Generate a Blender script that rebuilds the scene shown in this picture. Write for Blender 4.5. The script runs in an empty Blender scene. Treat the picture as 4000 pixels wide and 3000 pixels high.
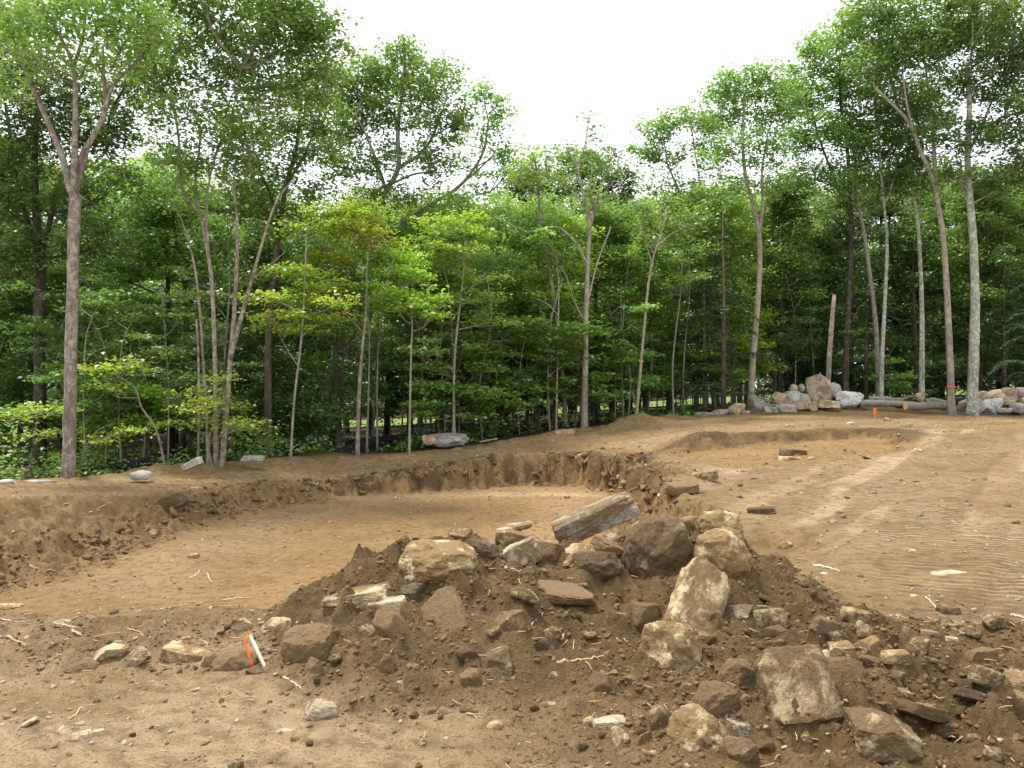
import bpy, bmesh, math, random
import numpy as np
from mathutils import Vector, Matrix, Euler

# ------------------------------------------------------------------ camera, sky, sun, exposure
S = bpy.context.scene
COL = S.collection
FPX, CX, CY, HOR = 1720.0, 1106.0, 829.5, 850.0      # the lens in units of a 2212 px wide frame
PITCH = math.atan((HOR - CY) / FPX)
EYE = np.array([0.0, 0.0, 1.6])
cd = bpy.data.cameras.new('camera'); cam = bpy.data.objects.new('camera', cd); COL.objects.link(cam)
cd.sensor_width = 36.0; cd.lens = 36.0 * FPX / 2212.0; cd.clip_start = 0.05; cd.clip_end = 3000
cam.location = EYE; cam.rotation_euler = (math.pi / 2 + PITCH, 0, 0)
S.camera = cam

SUN_DIR = Vector((-0.32, 0.22, 0.92)).normalized()    # towards the sun, veiled by cloud
w = bpy.data.worlds.new('World'); S.world = w; w.use_nodes = True
nt = w.node_tree; bg = nt.nodes['Background']
sky = nt.nodes.new('ShaderNodeTexSky'); sky.sky_type = 'NISHITA'; sky.sun_disc = False
sky.sun_elevation = math.asin(SUN_DIR.z); sky.sun_rotation = math.atan2(SUN_DIR.x, SUN_DIR.y)
sky.air_density = 1.2; sky.dust_density = 4.0
mix = nt.nodes.new('ShaderNodeMix'); mix.data_type = 'RGBA'
mix.inputs[0].default_value = 0.9                      # a closed white cloud deck
mix.inputs[7].default_value = (6.6, 6.7, 6.9, 1)
nt.links.new(sky.outputs[0], mix.inputs[6]); nt.links.new(mix.outputs[2], bg.inputs[0])
bg.inputs[1].default_value = 0.10
sl = bpy.data.lights.new('sun', 'SUN'); sl.energy = 2.2; sl.angle = math.radians(12); sl.color = (1.0, 0.95, 0.87)
so = bpy.data.objects.new('sun', sl); COL.objects.link(so); so.rotation_euler = SUN_DIR.to_track_quat('Z', 'Y').to_euler()
so.location = (0, 0, 40)
S.view_settings.view_transform = 'Standard'; S.view_settings.look = 'None'
S.view_settings.exposure = 1.5; S.view_settings.gamma = 1.0
S.cycles.max_bounces = 6; S.cycles.diffuse_bounces = 3; S.cycles.transmission_bounces = 3; S.cycles.glossy_bounces = 2

# ------------------------------------------------------------------ numbers
RNG = np.random.default_rng(7)
def hash_u(ix, iy, iz, seed):
    n = (ix.astype(np.int64) * 374761393 + iy.astype(np.int64) * 668265263 + iz.astype(np.int64) * 2147483647 + seed * 1274126177) & 0xFFFFFFFF
    n = ((n ^ (n >> 13)) * 1274126177) & 0xFFFFFFFF
    n = ((n ^ (n >> 16)) * 2246822519) & 0xFFFFFFFF
    return ((n ^ (n >> 15)) & 0xFFFFFF) / float(0xFFFFFF)
def vnoise(p, seed=0):
    p = np.asarray(p, float)
    if p.shape[1] == 2: p = np.c_[p, np.zeros(len(p))]
    i = np.floor(p); f = p - i; u = f * f * f * (f * (f * 6 - 15) + 10)
    r = 0
    two = np.all(p[:, 2] == 0)
    for dz in ((0,) if two else (0, 1)):
        wz = 1.0 if two else (u[:, 2] if dz else 1 - u[:, 2])
        for dy in (0, 1):
            wy = u[:, 1] if dy else 1 - u[:, 1]
            for dx in (0, 1):
                wx = u[:, 0] if dx else 1 - u[:, 0]
                r = r + wx * wy * wz * hash_u(i[:, 0] + dx, i[:, 1] + dy, i[:, 2] + dz, seed)
    return r * 2 - 1
def fbm(p, oct=4, seed=0, gain=0.5, lac=2.07):
    a, s, t = 1.0, 0.0, 0.0
    p = np.asarray(p, float)
    for k in range(oct):
        s = s + a * vnoise(p + 17.3 * k, seed + k); t += a
        a *= gain; p = p * lac
    return s / t
def sstep(a, b, x):
    t = np.clip((x - a) / (b - a), 0, 1); return t * t * (3 - 2 * t)
def smin(a, b, k):
    h = np.clip(0.5 + 0.5 * (b - a) / k, 0, 1); return b * (1 - h) + a * h - k * h * (1 - h)
def smax(a, b, k): return -smin(-a, -b, k)

# ------------------------------------------------------------------ view rays (to survey positions on the ground)
def ray(px, py):
    return np.array([(px - CX) / FPX, math.cos(PITCH) - math.sin(PITCH) * (CY - py) / FPX, math.sin(PITCH) + math.cos(PITCH) * (CY - py) / FPX])
def P(px, py, d):
    r = ray(px, py); return EYE + r * (d / r[1])

# ------------------------------------------------------------------ the lie of the land
CTRL = [(P(*a)) for a in [
    (0, 1075, 12.3), (130, 1092, 12.3), (400, 1070, 16.5), (700, 1040, 20.6), (900, 1015, 22), (1150, 990, 22.8), (1400, 985, 23.0),
    (0, 1040, 18.5), (300, 1024, 20), (450, 1003, 21.5), (620, 987, 23), (770, 980, 24.5), (1000, 963, 26), (1200, 935, 27.5),
    (1400, 907, 29), (1500, 902, 30), (1700, 892, 32), (1850, 887, 33), (2212, 897, 33), (2212, 1300, 6.2), (2212, 1100, 10.5),
    (2212, 960, 20), (1700, 1000, 18), (1700, 1130, 10), (1500, 930, 22.5), (1850, 924, 24.2), (1600, 935, 23), (2000, 1250, 7), (1500, 1060, 13)]]
CTRL += [np.array(a, float) for a in [
    (0, 0, 0), (-3, 0, 0), (3, 0, 0), (0, 3.5, 0), (-3, 4, 0), (-6, 5, 0), (-9, 7, 0), (3, 4, 0.03), (6, 4, 0.0), (0, 6, -0.02), (-10, 12, 0.0), (-2, -6, 0), (6, -6, 0),
    (-14, 18, -0.5), (-20, 30, -0.9), (-8, 30, -0.8), (2, 34, 0.25), (10, 38, 0.9), (22, 36, 0.9), (-30, 60, -0.9), (-10, 60, -0.85), (5, 60, 0.5), (25, 60, 1.6),
    (-40, 110, -0.9), (0, 110, 0.6), (40, 110, 1.8), (20, 15, 0.1), (-22, 10, 0), (0, 300, 2), (-200, 300, 0), (200, 300, 4), (0, 900, 4), (900, 500, 4), (-900, 500, 0)]]
CTRL = np.array(CTRL)
_A = -np.linalg.norm(CTRL[:, None, :2] - CTRL[None, :, :2], axis=2)
_n = len(CTRL); _M = np.zeros((_n + 3, _n + 3)); _M[:_n, :_n] = _A - 0.0 * np.eye(_n)
_M[:_n, _n] = 1; _M[_n, :_n] = 1; _M[:_n, _n + 1:] = CTRL[:, :2]; _M[_n + 1:, :_n] = CTRL[:, :2].T
_W = np.linalg.solve(_M, np.r_[CTRL[:, 2], 0, 0, 0])
def base_h(p):
    r = np.full(len(p), _W[_n]) + p @ _W[_n + 1:]
    for k in range(_n):
        r = r - _W[k] * np.sqrt((p[:, 0] - CTRL[k, 0]) ** 2 + (p[:, 1] - CTRL[k, 1]) ** 2 + 0.05)
    return r
FLOOR = -1.0
def on_floor(px, py, z=FLOOR):
    r = ray(px, py); return EYE[:2] + r[:2] * ((z - EYE[2]) / r[2])
PIT = np.array([on_floor(*a) for a in [(0, 1300), (130, 1243), (300, 1172), (480, 1112), (700, 1076), (900, 1061), (1100, 1049), (1250, 1046), (1325, 1062), (1350, 1120)]]
               + [(1.5, 10.5), (0.6, 8.7), (-0.8, 8.6), (-2.4, 8.9), (-3.9, 8.5), (-5.4, 8.7), (-9, 8.0), (-12, 9.5), (-9, 10.6)])
PIT[0] = (-7.0, 10.6)
PIT2 = np.array([(4.2, 21.0), (4.9, 21.7), (7.5, 22.6), (10.2, 23.5), (11.2, 23.3), (9.5, 19.5), (6.5, 17.6), (4.6, 18.0)])
def poly_dist(p, poly):
    """signed distance: negative inside"""
    d = np.full(len(p), 1e9); inside = np.zeros(len(p), bool); n = len(poly)
    for i in range(n):
        a, b = poly[i], poly[(i + 1) % n]; e = b - a
        t = np.clip(((p - a) @ e) / (e @ e), 0, 1)
        d = np.minimum(d, np.hypot(*(p - a - t[:, None] * e).T))
        c = (a[1] > p[:, 1]) != (b[1] > p[:, 1])
        with np.errstate(divide='ignore', invalid='ignore'):
            xi = (b[0] - a[0]) * (p[:, 1] - a[1]) / (b[1] - a[1]) + a[0]
        inside ^= c & (p[:, 0] < xi)
    return np.where(inside, -d, d)
CREST_A, CREST_B = np.array([-0.95, 5.75]), np.array([1.75, 6.45])
def mound_prof(p, wf=2.15, wb=1.25, we=0.85):
    e = CREST_B - CREST_A; L = np.linalg.norm(e); e = e / L; nrm = np.array([-e[1], e[0]])
    q = p - CREST_A; s = q @ e; t = q @ nrm
    s_out = np.where(s < 0, -s / (we * 1.1), np.where(s > L, (s - L) / we, 0))
    tt = np.where(t < 0, -t / wf, t / wb)
    r = np.sqrt(s_out ** 2 + tt ** 2)
    return np.clip(1 - r, 0, 1), s / L
def bump(p, c, r, h): 
    d = np.hypot((p[:, 0] - c[0]) / r[0], (p[:, 1] - c[1]) / r[1]); return h * (1 - sstep(0, 1, d))
def zones(p):
    """masks of what the ground is like: dict of arrays"""
    x, y = p[:, 0], p[:, 1]
    dp = poly_dist(p, PIT); d2 = poly_dist(p, PIT2)
    wob = fbm(p * 0.5, 3, 11)
    mp, ms = mound_prof(p)
    field = sstep(0.4, 1.6, x - (1.9 + 0.085 * (y - 6.0)) + 0.8 * wob) * sstep(5.4, 6.6, y + 0.5 * wob + 0.25 * (x - 3)) * sstep(26, 22, y) * sstep(0.2, 0.8, d2)
    edge_y = np.interp(x, [-40, -12, -10, -7, -4, -1, 2.5, 5, 8, 10.5, 14, 21, 60], [17.5, 18.2, 19.6, 22.3, 24.2, 26.2, 28.2, 29.6, 31.4, 32.8, 33.6, 34.0, 35])
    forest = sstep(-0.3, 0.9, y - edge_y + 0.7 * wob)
    strip = sstep(0.6, 1.6, dp) * sstep(0.3, -0.8, y - edge_y + 0.4) * sstep(13, 16, y) * (1 - field) * sstep(0.3, 0.9, d2)
    return dict(dp=dp, d2=d2, wob=wob, mp=mp, field=field, forest=forest, strip=strip, edge_y=edge_y)
def height(p, z=None):
    p = np.asarray(p, float).reshape(-1, 2)
    if z is None: z = zones(p)
    x, y = p[:, 0], p[:, 1]
    b = base_h(p)
    b = b + 0.03 * fbm(p * 0.9, 3, 3) + 0.16 * fbm(p * 0.11, 2, 5) * sstep(30, 60, y)
    # soil pushed up along the wood, and spoil humps
    b = b + 0.20 * np.exp(-((y - z['edge_y'] + 0.5) / 0.55) ** 2) * np.clip(0.25 + 1.1 * fbm(p * 0.7, 3, 57), 0, 1)
    b = b + bump(p, P(1400, 905, 28.6)[:2], (1.6, 0.9), 0.14) + bump(p, P(700, 1000, 24)[:2], (1.2, 0.8), 0.12)
    b = b + bump(p, (2.9, 15.0), (1.2, 1.6), 0.28) + bump(p, (3.6, 17.5), (1.2, 1.2), 0.22) + bump(p, (2.3, 10.8), (0.8, 1.5), 0.26)
    b = b + bump(p, (-2.2, 5.1), (1.5, 0.55), 0.10) + bump(p, (-3.8, 5.4), (1.3, 0.6), 0.10)
    b = b + bump(p, (2.4, 4.6), (1.9, 1.2), 0.20) + bump(p, (3.9, 4.0), (1.6, 1.3), 0.16) + bump(p, (1.5, 3.7), (1.7, 1.1), 0.09)
    rough = np.clip(1 - z['field'] - 0.7 * z['strip'], 0.12, 1)
    near = sstep(9, 4, y)
    # the dig
    steep = sstep(8.8, 10.6, y) * sstep(-4.6, -1.5, x * -1 - 0) * 0 + sstep(8.8, 10.8, y)
    right = sstep(0.4, 1.6, x) * sstep(20, 16, y)
    slope = 0.36 + steep * (1 - 0.6 * right) * (0.55 + 1.0 * sstep(-5.5, -2.5, x))
    slope = slope * (1 - 0.45 * sstep(-5.5, -7.5, x) * steep)
    jag = (0.55 + 0.35 * sstep(-5, -2, x)) * fbm(p * 1.05, 5, 21, 0.62) * steep + 0.14 * fbm(p * 4.1, 4, 25, 0.6) * steep
    dd = np.maximum(z['dp'] + jag, 0)
    fl = FLOOR + 0.035 * fbm(p * 0.8, 3, 31) + 0.10 * bump(p, P(395, 1205, 12.6)[:2], (1.3, 0.6), 1.0)
    wall = fl + slope * dd + 0.34 * fbm(p * np.array([2.4, 2.4]), 5, 33, 0.6) * np.clip(dd * 2, 0, 1) * steep
    h = smin(b + 0.10 * sstep(1.4, 0.5, z['dp']) * sstep(9, 12, y) * (0.6 + fbm(p * 0.9, 3, 41)), wall, 0.10)
    f2 = 0.0 + 0.069 * (p[:, 1] - 18.5) * 0.45 + 0.035 * (p[:, 0] - 6.4) + 0.03 * fbm(p * 1.2, 3, 35)
    h = smin(h, f2 + 1.0 * np.maximum(z['d2'] + 0.6 * fbm(p * 1.3, 5, 23, 0.6), 0) + 0.10 * fbm(p * 2.6, 4, 24, 0.6) * np.clip(z['d2'] + 0.8, 0, 1) * sstep(1.5, 0.6, z['d2']), 0.08)
    # the heap
    q = p + 0.22 * np.c_[fbm(p * 1.6, 3, 51), fbm(p * 1.6, 3, 52)]
    pr, ps = mound_prof(q)
    zm = -0.10 + 0.50 * (pr ** 0.92) * (1 + 0.10 * np.sin(ps * 9)) + 0.15 * pr * fbm(p * 2.0, 3, 55)
    h = np.where(pr > 0, smax(h, zm, 0.10), h)
    # roughness of the soil
    r1 = fbm(p * 5.5, 4, 61, 0.55); r2 = np.abs(fbm(p * 2.6, 3, 63))
    rub = np.clip(1.6 * z['mp'] + 0.8 * sstep(1.0, 0.15, np.abs(z['dp'] - 0.25)) * steep + 0.8 * bump(p, (2.6, 4.4), (2.9, 1.9), 1) + 0.8 * bump(p, (1.5, 3.7), (1.7, 1.3), 1) + 0.5 * bump(p, (-3.0, 5.3), (2.6, 0.9), 1)
                  + 0.6 * sstep(0.9, 0.1, np.abs(z['d2'] - 0.2)) + 0.6 * sstep(1.1, 0.2, np.abs(y - z['edge_y'] + 0.5)), 0, 1)
    h = h + rough * (0.018 + 0.085 * rub) * r1 + 0.14 * rub * (r2 - 0.2) + (0.004 + 0.022 * rub) * rough * fbm(p * 19.0, 3, 67, 0.7) * sstep(12, 7, y)
    h = h + z['field'] * (0.05 * fbm(np.c_[0.57 * x + 0.82 * y, 6.0 * (0.82 * x - 0.57 * y) / 2.2] * np.array([0.35, 0.8]), 3, 71) + 0.008 * r1)
    h = h + z['strip'] * 0.035 * fbm(np.c_[(0.8 * x + 0.6 * y) * 0.25, (-0.6 * x + 0.8 * y) * 2.2], 3, 73)
    near_left = sstep(6.2, 4.8, y) * sstep(0.4, -0.6, x - 0.35 * (4 - y))
    h = h + near_left * 0.014 * fbm(np.c_[(0.8 * x + 0.6 * y) * 0.6, (-0.6 * x + 0.8 * y) * 5.0], 3, 75)
    return h
class Level:
    '''a height table of one patch of land, read by bilinear interpolation'''
    def __init__(s, x0, x1, y0, y1, st):
        s.b = (x0, x1, y0, y1); s.st = st; xs = np.arange(x0, x1 + st, st); ys = np.arange(y0, y1 + st, st); X, Y = np.meshgrid(xs, ys); s.g = height(np.c_[X.ravel(), Y.ravel()]).reshape(X.shape)
    def inside(s, p): return (p[:, 0] >= s.b[0]) & (p[:, 0] < s.b[1]) & (p[:, 1] >= s.b[2]) & (p[:, 1] < s.b[3])
    def at(s, p):
        u = (p - np.array([s.b[0], s.b[2]])) / s.st; i = np.floor(u).astype(int); f = u - i; i[:, 0] = np.clip(i[:, 0], 0, s.g.shape[1] - 2); i[:, 1] = np.clip(i[:, 1], 0, s.g.shape[0] - 2)
        g = s.g; a = g[i[:, 1], i[:, 0]] * (1 - f[:, 0]) + g[i[:, 1], i[:, 0] + 1] * f[:, 0]; c = g[i[:, 1] + 1, i[:, 0]] * (1 - f[:, 0]) + g[i[:, 1] + 1, i[:, 0] + 1] * f[:, 0]
        return a * (1 - f[:, 1]) + c * f[:, 1]
LEVELS = [Level(-7, 7, 2.2, 10, 0.03), Level(-26, 26, 2, 48, 0.11), Level(-110, 110, 0, 125, 1.0)]
def quick(p):
    p = np.asarray(p, float).reshape(-1, 2); out = np.zeros(len(p)); todo = np.ones(len(p), bool)
    for L in LEVELS:
        m = todo & L.inside(p)
        if m.any(): out[m] = L.at(p[m]); todo &= ~m
    if todo.any(): out[todo] = height(p[todo])
    return out
def hz(x, y): return float(quick(np.array([[x, y]]))[0])
_T = np.concatenate([np.arange(2.6, 12, 0.03), np.arange(12, 45, 0.1)])
def hit(px, py):
    """distance along y at which the sight line through (px, py) meets the ground"""
    r = ray(px, py); pts = EYE[None] + r[None] * (_T / r[1])[:, None]
    below = pts[:, 2] < quick(pts[:, :2])
    return float(_T[np.argmax(below)]) if below.any() else 34.0

# ------------------------------------------------------------------ materials
MAT = {}
class NT:
    def __init__(s, name):
        m = bpy.data.materials.new(name); m.use_nodes = True; s.m = m; s.t = m.node_tree
        for n in list(s.t.nodes): s.t.nodes.remove(n)
        s.out = s.n('ShaderNodeOutputMaterial')
        MAT[name] = m
    def n(s, t, **k):
        n = s.t.nodes.new(t)
        for a, b in k.items(): setattr(n, a, b)
        return n
    def l(s, a, b): s.t.links.new(a, b)
    def val(s, sock, v):
        if hasattr(v, 'is_output') or isinstance(v, bpy.types.NodeSocket): s.l(v, sock)
        else: sock.default_value = v
    def noise(s, vec, scale, detail=4, rough=0.55, dist=0.0):
        n = s.n('ShaderNodeTexNoise'); n.inputs['Scale'].default_value = scale; n.inputs['Detail'].default_value = detail
        n.inputs['Roughness'].default_value = rough; n.inputs['Distortion'].default_value = dist
        if vec is not None: s.l(vec, n.inputs['Vector'])
        return n.outputs['Fac']
    def ramp(s, fac, stops):
        n = s.n('ShaderNodeValToRGB'); e = n.color_ramp.elements
        while len(e) < len(stops): e.new(0.5)
        for k, (p, c) in enumerate(stops):
            e[k].position = p; e[k].color = (c, c, c, 1) if not hasattr(c, '__len__') else (*c, 1)
        s.l(fac, n.inputs[0]); return n.outputs[0]
    def mix(s, f, a, b, mode='MIX'):
        n = s.n('ShaderNodeMix', data_type='RGBA', blend_type=mode)
        s.val(n.inputs[0], f)
        for i, v in ((6, a), (7, b)):
            if isinstance(v, bpy.types.NodeSocket): s.l(v, n.inputs[i])
            else: n.inputs[i].default_value = (*v, 1)
        return n.outputs[2]
    def math(s, op, a, b=0.0, clamp=False):
        n = s.n('ShaderNodeMath', operation=op, use_clamp=clamp); s.val(n.inputs[0], a); s.val(n.inputs[1], b); return n.outputs[0]
    def bump(s, h, strength, dist, normal=None):
        n = s.n('ShaderNodeBump'); n.inputs['Strength'].default_value = strength; n.inputs['Distance'].default_value = dist
        s.l(h, n.inputs['Height'])
        if normal is not None: s.l(normal, n.inputs['Normal'])
        return n.outputs[0]
    def pbr(s, col, rough=0.9, normal=None, spec=0.2):
        b = s.n('ShaderNodeBsdfPrincipled'); s.val(b.inputs['Base Color'], col if isinstance(col, bpy.types.NodeSocket) else (*col, 1))
        s.val(b.inputs['Roughness'], rough); b.inputs['Specular IOR Level'].default_value = spec
        if normal is not None: s.l(normal, b.inputs['Normal'])
        s.l(b.outputs[0], s.out.inputs[0]); return b

SOIL = (0.145, 0.088, 0.042); SOIL_L = (0.250, 0.165, 0.088); SOIL_D = (0.053, 0.034, 0.019)
def make_ground():
    t = NT('soil'); tc = t.n('ShaderNodeTexCoord').outputs['Object']
    at = t.n('ShaderNodeAttribute', attribute_name='zone'); sp = t.n('ShaderNodeSeparateColor'); t.l(at.outputs['Color'], sp.inputs[0])
    pale, dark, orange = sp.outputs[0], sp.outputs[1], sp.outputs[2]
    at2 = t.n('ShaderNodeAttribute', attribute_name='zone2'); sp2 = t.n('ShaderNodeSeparateColor'); t.l(at2.outputs['Color'], sp2.inputs[0])
    forest, trackA, trackB = sp2.outputs[0], sp2.outputs[1], sp2.outputs[2]
    big = t.noise(tc, 0.9, 5, 0.6); mid = t.noise(tc, 7.0, 5, 0.65); fine = t.noise(tc, 60.0, 4, 0.7)
    c = t.mix(t.ramp(big, [(0.32, 0.0), (0.68, 1.0)]), (0.222, 0.145, 0.066), (0.320, 0.222, 0.112))
    c = t.mix(t.math('MULTIPLY', orange, 0.8), c, (0.350, 0.198, 0.070))
    # cleat bars of the digger tracks
    def cleats(rot, scale):
        mp = t.n('ShaderNodeMapping'); mp.inputs['Rotation'].default_value = (0, 0, rot); t.l(tc, mp.inputs[0])
        wv = t.n('ShaderNodeTexWave', wave_type='BANDS', bands_direction='X'); wv.inputs['Scale'].default_value = scale
        wv.inputs['Distortion'].default_value = 0.45; wv.inputs['Detail'].default_value = 3; wv.inputs['Detail Scale'].default_value = 0.9
        t.l(mp.outputs[0], wv.inputs['Vector']); return wv.outputs['Fac']
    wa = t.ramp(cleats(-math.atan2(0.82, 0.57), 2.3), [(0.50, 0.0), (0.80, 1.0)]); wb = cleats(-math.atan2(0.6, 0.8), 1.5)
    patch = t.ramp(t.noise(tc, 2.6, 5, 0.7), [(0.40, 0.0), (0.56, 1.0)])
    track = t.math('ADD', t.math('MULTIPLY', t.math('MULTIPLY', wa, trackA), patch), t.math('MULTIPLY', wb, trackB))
    pal = t.math('MULTIPLY', pale, t.math('ADD', 0.55, t.math('MULTIPLY', mid, 0.8)), True)
    tw = t.math('ADD', trackA, trackB, True)
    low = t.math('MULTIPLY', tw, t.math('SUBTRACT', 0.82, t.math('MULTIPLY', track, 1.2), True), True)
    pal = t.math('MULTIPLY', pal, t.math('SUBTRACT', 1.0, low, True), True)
    c = t.mix(pal, c, (0.458, 0.337, 0.210))
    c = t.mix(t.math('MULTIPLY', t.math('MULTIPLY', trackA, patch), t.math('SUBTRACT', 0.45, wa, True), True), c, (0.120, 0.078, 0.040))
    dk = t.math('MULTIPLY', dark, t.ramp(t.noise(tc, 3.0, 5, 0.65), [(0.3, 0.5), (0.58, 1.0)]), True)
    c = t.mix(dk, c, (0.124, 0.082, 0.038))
    at3 = t.n('ShaderNodeAttribute', attribute_name='zone3').outputs['Fac']
    c = t.mix(t.math('MULTIPLY', at3, 0.88), c, (0.044, 0.031, 0.021))
    c = t.mix(t.ramp(mid, [(0.34, 0.55), (0.54, 0.0)]), c, (0.092, 0.057, 0.027))
    # damp and dry grains
    grain = t.noise(tc, 160.0, 3, 0.8)
    c = t.mix(t.ramp(grain, [(0.60, 0.0), (0.74, 0.65)]), c, (0.405, 0.310, 0.188))
    c = t.mix(t.ramp(fine, [(0.34, 0.5), (0.48, 0.0)]), c, (0.053, 0.034, 0.019))
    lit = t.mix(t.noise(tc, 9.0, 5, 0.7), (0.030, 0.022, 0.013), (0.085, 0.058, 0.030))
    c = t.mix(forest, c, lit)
    n1 = t.bump(mid, 0.9, 0.09)
    n2 = t.bump(fine, 1.0, 0.030, n1)
    n3 = t.bump(track, 1.0, 0.03, n2)
    n4 = t.bump(grain, 0.8, 0.010, n3)
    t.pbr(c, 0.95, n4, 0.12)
make_ground()

def make_rock(name, a, b, mud, mudcol=SOIL_L, speck=(0.6, 0.58, 0.54), speck_amt=0.35, bscale=1.0, band=1.0):
    t = NT(name); oi = t.n('ShaderNodeObjectInfo'); tc = t.n('ShaderNodeTexCoord')
    add = t.n('ShaderNodeVectorMath', operation='ADD'); cb = t.n('ShaderNodeCombineXYZ')
    r = t.math('MULTIPLY', oi.outputs['Random'], 57.0)
    for i in range(3): t.l(r, cb.inputs[i])
    t.l(tc.outputs['Object'], add.inputs[0]); t.l(cb.outputs[0], add.inputs[1]); v = add.outputs[0]
    n1 = t.noise(v, 3.5 * bscale, 6, 0.62, 0.3); n2 = t.noise(v, 22 * bscale, 5, 0.7); n3 = t.noise(v, 90 * bscale, 3, 0.75)
    c = t.mix(t.ramp(n1, [(0.35, 0.0), (0.65, 1.0)]), a, b)
    c = t.mix(t.math('MULTIPLY', t.ramp(n2, [(0.52, 0.0), (0.72, 1.0)]), speck_amt), c, speck)
    mpb = t.n('ShaderNodeMapping'); mpb.inputs['Scale'].default_value = (1.2, 1.2, 7.0); mpb.inputs['Rotation'].default_value = (0.5, 0.3, 0); t.l(v, mpb.inputs[0])
    nb_ = t.noise(mpb.outputs[0], 5 * bscale, 5, 0.65, 0.4)
    c = t.mix(t.math('MULTIPLY', t.ramp(nb_, [(0.50, 0.0), (0.62, 1.0)]), 0.28 * band), c, tuple(min(0.8, 1.45 * k) for k in b))
    c = t.mix(t.math('MULTIPLY', t.ramp(nb_, [(0.34, 1.0), (0.45, 0.0)]), 0.38 * band), c, tuple(0.55 * k for k in a))
    c = t.mix(t.math('MULTIPLY', t.ramp(n2, [(0.28, 1.0), (0.45, 0.0)]), 0.55), c, tuple(0.35 * k for k in a))
    mn = t.math('ADD', t.noise(v, 5.0 * bscale, 5, 0.65, 0.5), t.math('MULTIPLY', t.math('SUBTRACT', oi.outputs['Random'], 0.5), 0.10))
    lo = 0.66 - 0.42 * mud
    mm = t.ramp(mn, [(max(lo - 0.045, 0.0), 0.0), (lo + 0.05, 1.0)])
    mc = t.mix(n2, tuple(0.50 * k for k in mudcol), tuple(1.12 * k for k in mudcol))
    mc = t.mix(t.ramp(n3, [(0.58, 0.0), (0.75, 0.55)]), mc, (0.42, 0.32, 0.20))
    if mud > 0: c = t.mix(mm, c, mc)
    hsv = t.n('ShaderNodeHueSaturation'); t.l(c, hsv.inputs['Color'])
    t.l(t.math('ADD', 0.80, t.math('MULTIPLY', oi.outputs['Random'], 0.4)), hsv.inputs['Value'])
    nb = t.bump(n1, 0.6, 0.07); nb = t.bump(n2, 0.9, 0.030, nb); nb = t.bump(n3, 0.9, 0.012, nb)
    if mud > 0: nb = t.bump(mm, 0.5, 0.012, nb)
    t.pbr(hsv.outputs[0], 0.85, nb, 0.25)
make_rock('rock_muddy', (0.34, 0.255, 0.135), (0.42, 0.33, 0.19), 0.74, (0.190, 0.124, 0.060))
make_rock('rock_dark', (0.12, 0.090, 0.055), (0.18, 0.135, 0.085), 0.55, (0.135, 0.085, 0.040), speck_amt=0.15)
make_rock('rock_tan', (0.42, 0.315, 0.165), (0.56, 0.45, 0.275), 0.45, (0.25, 0.165, 0.072))
make_rock('rock_cream', (0.40, 0.32, 0.205), (0.54, 0.45, 0.315), 0.38, (0.28, 0.20, 0.115))
make_rock('rock_grey', (0.25, 0.215, 0.165), (0.37, 0.325, 0.26), 0.50, (0.215, 0.140, 0.064))
make_rock('rock_slab', (0.23, 0.20, 0.15), (0.36, 0.315, 0.24), 0.46, (0.22, 0.15, 0.078), band=0.15)
make_rock('rock_orange', (0.40, 0.24, 0.09), (0.48, 0.33, 0.17), 0.30, (0.22, 0.14, 0.07))
make_rock('rock_far_grey', (0.22, 0.20, 0.175), (0.38, 0.35, 0.31), 0.18, (0.30, 0.22, 0.14), speck_amt=0.6, bscale=0.45)
make_rock('rock_far_tan', (0.40, 0.30, 0.19), (0.48, 0.38, 0.27), 0.35, (0.30, 0.21, 0.125), bscale=0.45)
make_rock('rock_lichen', (0.23, 0.24, 0.20), (0.50, 0.50, 0.47), 0.12, (0.10, 0.12, 0.06), speck=(0.75, 0.76, 0.72), speck_amt=0.8, bscale=0.6)
def simple(name, col, rough=0.8, var=0.25, scale=20, spec=0.2):
    t = NT(name); tc = t.n('ShaderNodeTexCoord').outputs['Object']; n = t.noise(tc, scale, 4, 0.6)
    c = t.mix(n, tuple(k * (1 - var) for k in col), tuple(min(1, k * (1 + var)) for k in col))
    t.pbr(c, rough, t.bump(n, 0.3, 0.01), spec)
def make_clod(name, a, b2):
    t = NT(name); oi = t.n('ShaderNodeObjectInfo').outputs['Random']; tc = t.n('ShaderNodeTexCoord').outputs['Object']; n = t.noise(tc, 6, 4, 0.7)
    t.pbr(t.mix(t.math('MULTIPLY', t.math('ADD', oi, n), 0.6, True), a, b2), 0.95, t.bump(n, 0.6, 0.3), 0.1)
make_clod('clod', (0.092, 0.057, 0.027), (0.285, 0.190, 0.100))
make_clod('pebble', (0.22, 0.155, 0.090), (0.58, 0.49, 0.36))
simple('root_wood', (0.38, 0.25, 0.135), 0.85, 0.45, 40)
simple('root_pale', (0.55, 0.43, 0.28), 0.85, 0.35, 40)
simple('root_dark', (0.10, 0.065, 0.038), 0.9, 0.4, 40)
simple('stake_wood', (0.80, 0.70, 0.56), 0.7, 0.1, 30)
simple('orange_paint', (0.95, 0.14, 0.03), 0.55, 0.12, 30)
simple('orange_ribbon', (1.0, 0.13, 0.02), 0.4, 0.1, 30)
simple('fence_fabric', (0.012, 0.012, 0.014), 0.6, 0.4, 40)
simple('cut_wood', (0.55, 0.36, 0.19), 0.8, 0.25, 60)
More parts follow.
